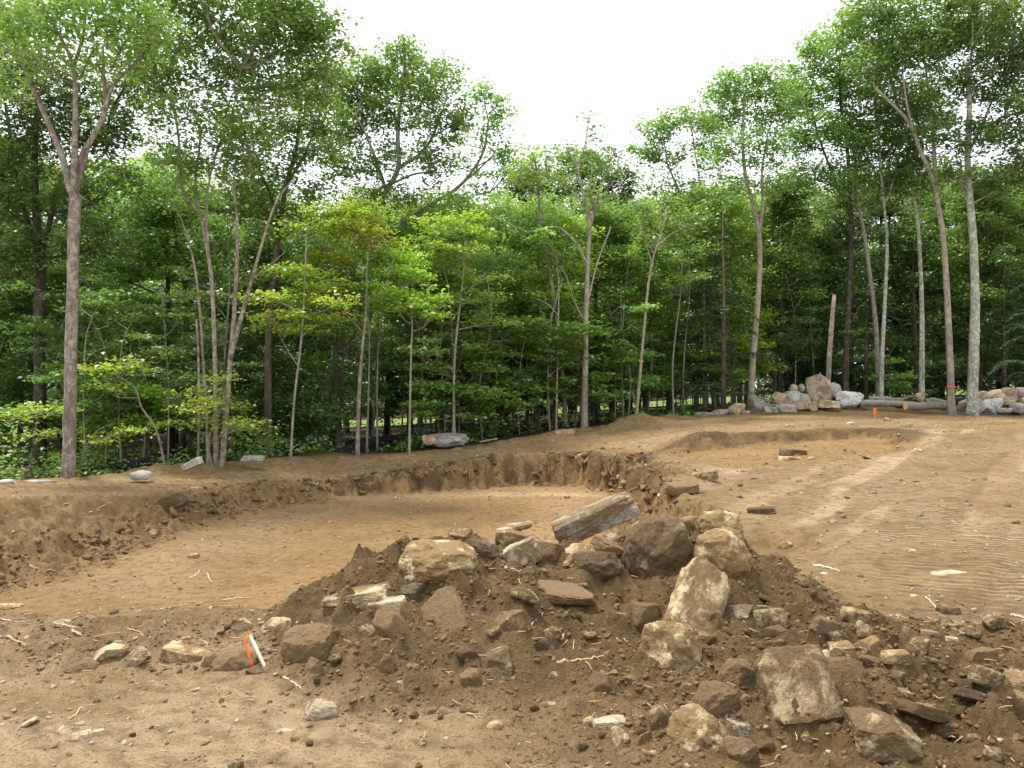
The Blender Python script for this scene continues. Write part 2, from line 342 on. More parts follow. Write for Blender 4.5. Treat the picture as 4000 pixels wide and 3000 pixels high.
def make_bark(name, a, b, lichen=0.0, zs=0.25, lcol=(0.42, 0.45, 0.36), scale=22):
    t = NT(name); tc = t.n('ShaderNodeTexCoord').outputs['Object']; oi = t.n('ShaderNodeObjectInfo')
    mp = t.n('ShaderNodeMapping'); mp.inputs['Scale'].default_value = (1, 1, zs); t.l(tc, mp.inputs[0])
    n1 = t.noise(mp.outputs[0], scale, 5, 0.7); n2 = t.noise(tc, 5.0, 6, 0.75, 0.8); n3 = t.noise(tc, 0.9, 3, 0.5)
    c = t.mix(t.ramp(n1, [(0.33, 0.0), (0.66, 1.0)]), a, b)
    c = t.mix(t.ramp(n3, [(0.3, 0.5), (0.6, 0.0)]), c, tuple(0.55 * k for k in a))
    if lichen: c = t.mix(t.math('MULTIPLY', t.ramp(n2, [(0.48, 0.0), (0.60, 1.0)]), lichen), c, lcol)
    t.pbr(c, 0.92, t.bump(n1, 1.0, 0.06), 0.15)
make_bark('bark_tan', (0.135, 0.098, 0.072), (0.37, 0.295, 0.235), 0.6, 0.22, (0.50, 0.47, 0.40))
make_bark('bark_dark', (0.030, 0.024, 0.019), (0.105, 0.085, 0.065), 0.35, 0.3, (0.22, 0.23, 0.19))
make_bark('bark_grey', (0.15, 0.13, 0.105), (0.30, 0.265, 0.215), 0.45, 0.3, (0.40, 0.41, 0.34))
make_bark('bark_lichen', (0.19, 0.18, 0.145), (0.40, 0.39, 0.32), 0.8, 0.4, (0.52, 0.58, 0.46), 14)
make_bark('bark_birch', (0.24, 0.20, 0.155), (0.50, 0.44, 0.36), 0.55, 0.5, (0.15, 0.12, 0.09), 10)
make_bark('bark_brown', (0.085, 0.060, 0.042), (0.17, 0.125, 0.090), 0.2, 0.25)
def make_leaf(name, lo, hi, warm=None, trans=0.48):
    t = NT(name); at = t.n('ShaderNodeAttribute', attribute_name='tint').outputs['Fac']; oi = t.n('ShaderNodeObjectInfo').outputs['Random']
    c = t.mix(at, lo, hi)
    if warm: c = t.mix(t.ramp(at, [(0.80, 0.0), (1.0, 1.0)]), c, warm)
    hs = t.n('ShaderNodeHueSaturation'); t.l(c, hs.inputs['Color']); t.l(t.math('ADD', 0.82, t.math('MULTIPLY', oi, 0.36)), hs.inputs['Value'])
    t.l(t.math('ADD', 0.49, t.math('MULTIPLY', oi, 0.02)), hs.inputs['Hue'])
    d = t.n('ShaderNodeBsdfDiffuse'); t.l(hs.outputs[0], d.inputs[0])
    tr = t.n('ShaderNodeBsdfTranslucent'); g = t.mix(0.6, hs.outputs[0], (1.0, 1.15, 0.35), 'MULTIPLY'); t.l(g, tr.inputs[0])
    m1 = t.n('ShaderNodeMixShader'); m1.inputs[0].default_value = trans; t.l(d.outputs[0], m1.inputs[1]); t.l(tr.outputs[0], m1.inputs[2])
    gl = t.n('ShaderNodeBsdfGlossy'); gl.inputs['Roughness'].default_value = 0.45; gl.inputs[0].default_value = (0.9, 0.95, 1, 1)
    m2 = t.n('ShaderNodeMixShader'); m2.inputs[0].default_value = 0.065; t.l(m1.outputs[0], m2.inputs[1]); t.l(gl.outputs[0], m2.inputs[2])
    t.l(m2.outputs[0], t.out.inputs[0])
make_leaf('leaf_canopy', (0.119, 0.207, 0.051), (0.287, 0.447, 0.112))
make_leaf('leaf_pale', (0.217, 0.344, 0.093), (0.423, 0.598, 0.165))
make_leaf('leaf_dark', (0.094, 0.165, 0.046), (0.230, 0.350, 0.092))
make_leaf('leaf_under', (0.119, 0.216, 0.048), (0.273, 0.444, 0.093))
make_leaf('leaf_yellow', (0.270, 0.430, 0.055), (0.520, 0.640, 0.080), (0.78, 0.48, 0.12))
make_leaf('leaf_bright', (0.250, 0.410, 0.060), (0.480, 0.640, 0.090))
make_leaf('leaf_brown', (0.318, 0.171, 0.092), (0.591, 0.321, 0.180))
make_leaf('needles', (0.045, 0.090, 0.042), (0.110, 0.190, 0.085), None, 0.25)
make_leaf('grass', (0.12, 0.26, 0.03), (0.20, 0.40, 0.05))

# ------------------------------------------------------------------ object helpers
def tag(o, label=None, cat=None, group=None, kind=None):
    if label: o['label'] = label
    if cat: o['category'] = cat
    if group: o['group'] = group
    if kind: o['kind'] = kind
    return o
def link(name, me, mat=None, parent=None, loc=None):
    o = bpy.data.objects.new(name, me); COL.objects.link(o)
    if mat: me.materials.append(MAT[mat])
    if parent is not None: o.parent = parent
    if loc is not None: o.location = loc
    return o
def empty(name, loc):
    o = bpy.data.objects.new(name, None); COL.objects.link(o); o.location = loc; o.empty_display_size = 0.2; return o
def mesh_np(name, v, quads=None, tris=None, smooth=True):
    me = bpy.data.meshes.new(name)
    nq = 0 if quads is None else len(quads); ntr = 0 if tris is None else len(tris)
    me.vertices.add(len(v)); me.vertices.foreach_set('co', np.asarray(v, np.float32).ravel())
    idx = []; starts = []
    if nq: idx.append(np.asarray(quads).ravel()); starts.append(np.arange(nq) * 4)
    if ntr: idx.append(np.asarray(tris).ravel()); starts.append(nq * 4 + np.arange(ntr) * 3)
    idx = np.concatenate(idx).astype(np.int32); starts = np.concatenate(starts).astype(np.int32)
    me.loops.add(len(idx)); me.loops.foreach_set('vertex_index', idx)
    me.polygons.add(len(starts)); me.polygons.foreach_set('loop_start', starts)
    me.update(calc_edges=True)
    if smooth: me.polygons.foreach_set('use_smooth', np.ones(len(starts), bool))
    me.validate(verbose=False)
    return me

class MB:
    """collects tubes and boxes into one mesh"""
    def __init__(s): s.v = []; s.f = []; s.k = 0
    def add(s, v, f):
        s.v.append(np.asarray(v, float)); s.f += [tuple(i + s.k for i in q) for q in f]; s.k += len(v)
    def tube(s, pts, rad, n=8, cap=True, wob=0.0, rng=None):
        pts = np.asarray(pts, float); m = len(pts); rad = np.broadcast_to(np.asarray(rad, float), (m,))
        t = np.gradient(pts, axis=0); t /= np.linalg.norm(t, axis=1)[:, None] + 1e-9
        ref = np.array([0.0, 1.0, 0.0]) if abs(t[0][1]) < 0.9 else np.array([1.0, 0, 0])
        V = []
        for i in range(m):
            a = np.cross(t[i], ref); a /= np.linalg.norm(a) + 1e-9; b = np.cross(t[i], a)
            th = np.arange(n) / n * 2 * math.pi
            rr = rad[i] * (1 + (wob * rng.standard_normal(n) if wob else 0))
            V.append(pts[i] + (np.cos(th) * rr)[:, None] * a + (np.sin(th) * rr)[:, None] * b)
        F = [(i * n + j, i * n + (j + 1) % n, (i + 1) * n + (j + 1) % n, (i + 1) * n + j) for i in range(m - 1) for j in range(n)]
        if cap: F += [tuple(range(n))[::-1], tuple((m - 1) * n + j for j in range(n))]
        s.add(np.concatenate(V), F)
    def box(s, c, sx, sy, sz, M=None):
        v = np.array([(x, y, z) for x in (-.5, .5) for y in (-.5, .5) for z in (-.5, .5)]) * (sx, sy, sz)
        if M is not None: v = v @ np.array(M.to_3x3()).T
        s.add(v + np.asarray(c), [(0, 1, 3, 2), (4, 6, 7, 5), (0, 4, 5, 1), (2, 3, 7, 6), (0, 2, 6, 4), (1, 5, 7, 3)])
    def build(s, name, mat, parent=None, loc=None, smooth=True):
        me = bpy.data.meshes.new(name); me.from_pydata(np.concatenate(s.v).tolist(), [], s.f)
        if smooth: me.polygons.foreach_set('use_smooth', np.ones(len(me.polygons), bool))
        me.update(); return link(name, me, mat, parent, loc)
def curve(pts, n):
    """smooth resample of a polyline"""
    pts = np.asarray(pts, float)
    if len(pts) == 2: 
        u = np.linspace(0, 1, n)[:, None]; return pts[0] * (1 - u) + pts[1] * u
    d = np.r_[0, np.cumsum(np.linalg.norm(np.diff(pts, axis=0), axis=1))]; d /= d[-1]
    ext = np.vstack([2 * pts[0] - pts[1], pts, 2 * pts[-1] - pts[-2]])
    out = []
    for u in np.linspace(0, 1, n):
        i = min(np.searchsorted(d, u, 'right') - 1, len(pts) - 2); t = (u - d[i]) / (d[i + 1] - d[i] + 1e-9)
        p0, p1, p2, p3 = ext[i:i + 4]
        out.append(0.5 * ((2 * p1) + (-p0 + p2) * t + (2 * p0 - 5 * p1 + 4 * p2 - p3) * t * t + (-p0 + 3 * p1 - 3 * p2 + p3) * t ** 3))
    return np.array(out)

# ------------------------------------------------------------------ ground: one sheet from behind the camera to the horizon
def build_ground():
    ys = np.concatenate([np.linspace(-8, 2.4, 14), np.exp(np.linspace(math.log(2.55), math.log(36), 660)), np.exp(np.linspace(math.log(36.6), math.log(1500), 70))])
    us = np.concatenate([-np.exp(np.linspace(math.log(9.0), math.log(0.80), 26)), np.linspace(-0.78, 0.78, 580), np.exp(np.linspace(math.log(0.80), math.log(9.0), 26))])
    apex = 1.4
    yy = np.maximum(ys, 0.6) + apex
    X = (us[None, :] * yy[:, None]); Y = np.repeat(ys[:, None], len(us), 1)
    p = np.c_[X.ravel(), Y.ravel()]
    z = zones(p); h = height(p, z)
    v = np.c_[p, h]; R, C = len(ys), len(us)
    i = np.arange(R * C).reshape(R, C)
    q = np.c_[i[:-1, :-1].ravel(), i[:-1, 1:].ravel(), i[1:, 1:].ravel(), i[1:, :-1].ravel()]
    me = mesh_np('ground', v, q)
    x, y = p[:, 0], p[:, 1]
    steep = sstep(8.8, 10.8, y)
    w2 = fbm(p * 0.9, 4, 81)
    near_left = sstep(6.0, 4.9, y + 0.5 * w2) * sstep(0.5, -0.7, x - 0.42 * (3.9 - y) * 1.0 + 0.5 * w2)
    lane = sstep(1.3, 0.2, np.abs(z['dp'] + 1.3)) * sstep(9.5, 11, y) * sstep(-7.5, -5.5, x)
    lanes = sstep(-0.22, 0.12, fbm(np.c_[(0.82 * x - 0.57 * y) * 1.1, 0.12 * (0.57 * x + 0.82 * y)], 3, 91))
    pale = np.clip(0.95 * z['field'] * sstep(-0.55, 0.35, w2) * (0.30 + 0.70 * lanes) + 0.85 * near_left * sstep(-0.6, 0.2, w2) + 0.30 * z['strip'] * sstep(-0.3, 0.3, w2) + 0.30 * lane
                   + 0.9 * sstep(0.6, 0.2, np.abs(y - 20.6 + 0.1 * x)) * sstep(-1.5, 0.5, x) * sstep(3.0, 2.0, x) * (z['dp'] < 0) * 0.7, 0, 1)
    rim = sstep(0.55, 0.1, np.abs(z['dp'] - 0.35 + 0.25 * w2)) * steep * sstep(-7.2, -5.0, x + 0.2 * y * 0) * sstep(-6.5, -3, x)
    rim2 = sstep(0.7, 0.1, np.abs(z['d2'] - 0.35)) * sstep(20.5, 21.5, y) * 0.7
    back = sstep(29.5, 31.5, y) * sstep(8, 10, x) * (1 - z['forest']) * 0.55
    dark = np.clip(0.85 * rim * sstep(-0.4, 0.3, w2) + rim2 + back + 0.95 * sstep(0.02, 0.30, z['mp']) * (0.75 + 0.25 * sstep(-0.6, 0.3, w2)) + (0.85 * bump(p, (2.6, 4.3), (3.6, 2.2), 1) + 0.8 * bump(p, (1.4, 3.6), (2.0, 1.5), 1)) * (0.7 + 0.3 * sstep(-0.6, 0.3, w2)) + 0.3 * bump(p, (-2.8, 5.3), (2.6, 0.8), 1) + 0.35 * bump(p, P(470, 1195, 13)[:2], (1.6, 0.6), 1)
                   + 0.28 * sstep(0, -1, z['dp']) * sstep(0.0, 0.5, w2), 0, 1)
    orange = np.clip(sstep(0.2, -0.6, z['dp']) * (0.35 + 0.8 * bump(p, (-1.8, 10.5), (2.6, 2.2), 1)) + 0.5 * sstep(0.9, 0.3, z['dp']) * steep * sstep(-2, 3, x) + 0.4 * sstep(0.3, -0.3, z['d2']), 0, 1)
    def attr(name, a, b, c):
        at = me.attributes.new(name, 'FLOAT_COLOR', 'POINT')
        at.data.foreach_set('color', np.c_[a, b, c, np.ones(len(a))].astype(np.float32).ravel())
    lat = 0.82 * x - 0.57 * y
    bands = sstep(-0.12, 0.10, fbm(np.c_[lat * 1.3, 0.12 * (0.57 * x + 0.82 * y)], 3, 91))
    latB = -0.6 * x + 0.8 * y
    bandsB = sstep(-0.1, 0.2, fbm(np.c_[latB * 1.2, 0.05 * x], 2, 93))
    top = np.clip(sstep(0.75, 0.25, np.abs(z['dp'] - 0.35 + 0.3 * w2)) * steep * sstep(-6.0, -3.5, x) * sstep(17, 19, y) + rim2 * 0.7, 0, 1) * sstep(-0.35, 0.25, fbm(p * 1.7, 4, 88))
    attr('zone3', top, top, top)
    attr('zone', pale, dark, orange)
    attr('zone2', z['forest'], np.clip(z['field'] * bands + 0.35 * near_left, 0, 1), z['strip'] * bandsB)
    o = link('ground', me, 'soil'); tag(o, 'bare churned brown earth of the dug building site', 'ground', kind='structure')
    return o
build_ground()

# lawn seen through the trees
def build_lawn():
    n = 60; m = 16
    us = np.linspace(-46, 46, n); vs = np.linspace(50, 66, m)
    X, Y = np.meshgrid(us, vs); p = np.c_[X.ravel(), Y.ravel()]
    p[:, 1] += 1.5 * np.sin(p[:, 0] * 0.25) * np.where(np.isin(np.arange(len(p)) // n, [0, m - 1]), 1, 0.4)
    v = np.c_[p, height(p) + 0.09]
    i = np.arange(n * m).reshape(m, n); q = np.c_[i[:-1, :-1].ravel(), i[:-1, 1:].ravel(), i[1:, 1:].ravel(), i[1:, :-1].ravel()]
    t = NT('lawn'); tc = t.n('ShaderNodeTexCoord').outputs['Object']; nn = t.noise(tc, 3.0, 5, 0.7)
    t.pbr(t.mix(nn, (0.085, 0.150, 0.028), (0.165, 0.245, 0.055)), 0.9, t.bump(t.noise(tc, 30, 3), 0.8, 0.05))
    tag(link('lawn', mesh_np('lawn', v, q), 'lawn'), 'sunny green lawn glimpsed between the trunks', 'lawn', kind='structure')
build_lawn()
# ------------------------------------------------------------------ rocks
_ICO = {}
def ico(sub):
    if sub not in _ICO:
        bm = bmesh.new(); bmesh.ops.create_icosphere(bm, subdivisions=sub, radius=1.0)
        _ICO[sub] = (np.array([v.co[:] for v in bm.verts]), np.array([[v.index for v in f.verts] for f in bm.faces])); bm.free()
    return _ICO[sub]
def rock_verts(rng, kind, sub):
    v = ico(sub)[0].copy()
    box = {'round': 0.38, 'block': 0.80, 'slab': 0.80, 'plate': 0.70, 'face': 0.80, 'wedge': 0.66, 'beam': 0.93, 'panel': 0.86}[kind]
    v = v * (1 - box) + box * v / np.max(np.abs(v), axis=1)[:, None]
    if kind == 'beam':
        for n, o in (((-0.75, 0, -0.65), 1.22), ((0.8, 0, 0.5), 1.16), ((0, -0.8, 0.6), 1.2), ((-0.6, -0.5, 0.6), 1.4), ((0.7, -0.7, 0.2), 1.25)):
            n = np.array(n); n = n / np.linalg.norm(n); e = np.maximum(v @ n - o, 0); v = v - e[:, None] * n * 0.95
    elif kind == 'panel':
        for n, o in (((0.75, 0, 0.66), 1.22), ((-0.8, 0, 0.6), 1.15), ((-0.7, 0, -0.7), 1.2), ((0.6, 0, -0.8), 1.24), ((0.2, -0.9, 0.5), 1.12), ((0.8, -0.7, 0), 1.18)):
            n = np.array(n) + rng.uniform(-.12, .12, 3); n = n / np.linalg.norm(n); e = np.maximum(v @ n - o, 0); v = v - e[:, None] * n * 0.95
    elif kind in ('slab', 'plate', 'face'):
        th = {'slab': 2, 'plate': 2, 'face': 1}[kind]; sd = [a for a in range(3) if a != th]
        for k in range(6):
            a = rng.uniform(0, 2 * math.pi); n = np.zeros(3); n[sd[0]], n[sd[1]] = math.cos(a), math.sin(a); n[th] = rng.uniform(-.25, .25)
            n /= np.linalg.norm(n); e = np.maximum(v @ n - rng.uniform(0.86, 1.15), 0); v = v - e[:, None] * n * 0.93
        for k in range(2):
            n = np.zeros(3); n[th] = rng.choice([-1, 1]); n[sd[0]], n[sd[1]] = rng.uniform(-.3, .3, 2); n /= np.linalg.norm(n)
            e = np.maximum(v @ n - rng.uniform(0.8, 1.0), 0); v = v - e[:, None] * n * 0.93
    else:
        npl, lo, hi = {'round': (15, 0.84, 1.02), 'block': (16, 0.80, 1.15), 'wedge': (13, 0.52, 1.0)}[kind]
        for k in range(npl):
            n = rng.standard_normal(3); n /= np.linalg.norm(n)
            e = np.maximum(v @ n - rng.uniform(lo, hi), 0); v = v - e[:, None] * n * 0.97
    off = rng.uniform(0, 50, 3)
    nv = v / (np.linalg.norm(v, axis=1)[:, None] + 1e-6)
    amp = {'round': 0.075, 'block': 0.07, 'slab': 0.055, 'plate': 0.055, 'face': 0.05, 'wedge': 0.065, 'beam': 0.04, 'panel': 0.05}[kind]
    v = v + nv * (amp * fbm(v * 1.7 + off, 4, 5, 0.55) + 0.06 * np.abs(vnoise(v * 3.1 + off, 9)) - 0.02 + 0.05 * fbm(v * 4.5 + off, 2, 19) + 0.028 * fbm(v * 9 + off, 3, 15, 0.6))[:, None]
    lo, hi = v.min(0), v.max(0)
    return (v - (lo + hi) / 2) / (hi - lo)
def rock_object(name, rng, kind, dims, loc, eul, mat, sub):
    v = rock_verts(rng, kind, sub) * np.asarray(dims)
    me = mesh_np(name, v, None, ico(sub)[1]); me.set_sharp_from_angle(angle=math.radians(34))
    o = link(name, me, mat, None, loc); o.rotation_euler = eul
    return o
MATS = dict(m='rock_muddy', d='rock_dark', t='rock_tan', c='rock_cream', g='rock_grey', o='rock_orange', G='rock_far_grey', T='rock_far_tan', l='rock_lichen', s='rock_slab')
COLLARS = []
def rock(px, py, wpx, hpx, roll, kind, mat, label, group=None, d=None, name=None, yaw=None, sink=0.0):
    rng = np.random.default_rng(int(px * 7 + py * 13))
    if d is None: d = hit(px, py + (0.34 if kind != 'plate' else 0.25) * hpx)
    if group == G6: d = min(d, zones(np.array([P(px, py, 26)[:2] * 1.0]))['edge_y'][0] + 0.1)
    if d < 9 and wpx > 52 and kind in ('round', 'block', 'panel', 'slab'): wpx, hpx = wpx * 1.08, hpx * 1.08
    k = d / FPX; W, H = wpx * k, hpx * k
    pitch = 0.0
    if kind == 'plate':
        T = max(0.42 * H, 0.02); D = min(max((H - T * 0.9) / 0.28, 0.45 * W), 1.0 * W); dims = (W, D, T)
    elif kind == 'face':
        D = 0.34 * min(W, H); dims = (W, D, H * 1.12); pitch = -math.radians(38 if roll < -10 else 50)
    elif kind == 'panel':
        D = 0.42 * min(W, H); dims = (W, D, H * 1.1); pitch = -math.radians(40)
    elif kind == 'beam': dims = (W, 0.42 * W, H)
    elif kind == 'slab': dims = (W, max(0.62 * W, H), H)
    elif kind == 'round': dims = (W, 0.92 * W, H * 1.2)
    else: dims = (W, rng.uniform(0.72, 0.95) * W, H * 1.16)
    if yaw is None: yaw = 0.0
    M = Matrix.Rotation(math.radians(-roll), 4, 'Y') @ Matrix.Rotation(pitch, 4, 'X') @ Matrix.Rotation(yaw, 4, 'Z')
    c = P(px, py, d + (0.25 * dims[1] if kind not in ('face', 'panel') else 0.1))
    c[2] -= sink + (0.07 * H if kind in ('round', 'block', 'wedge') else 0)
    if d < 9: COLLARS.append((c[0], c[1], 0.62 * dims[0] + 0.03, 0.62 * dims[1] + 0.03, 0.11 * H))
    sub = 6 if wpx > 104 and d < 9 else 5 if wpx > 70 and d < 12 else 4 if wpx > 42 or d < 5.2 and wpx > 34 else 3
    nm = name or ('boulder' if max(W, H) > 0.28 else 'stone')
    o = rock_object(nm, rng, kind, dims, c, M.to_euler(), MATS[mat], sub)
    tag(o, label, 'boulder' if nm == 'boulder' else 'stone', group); return o

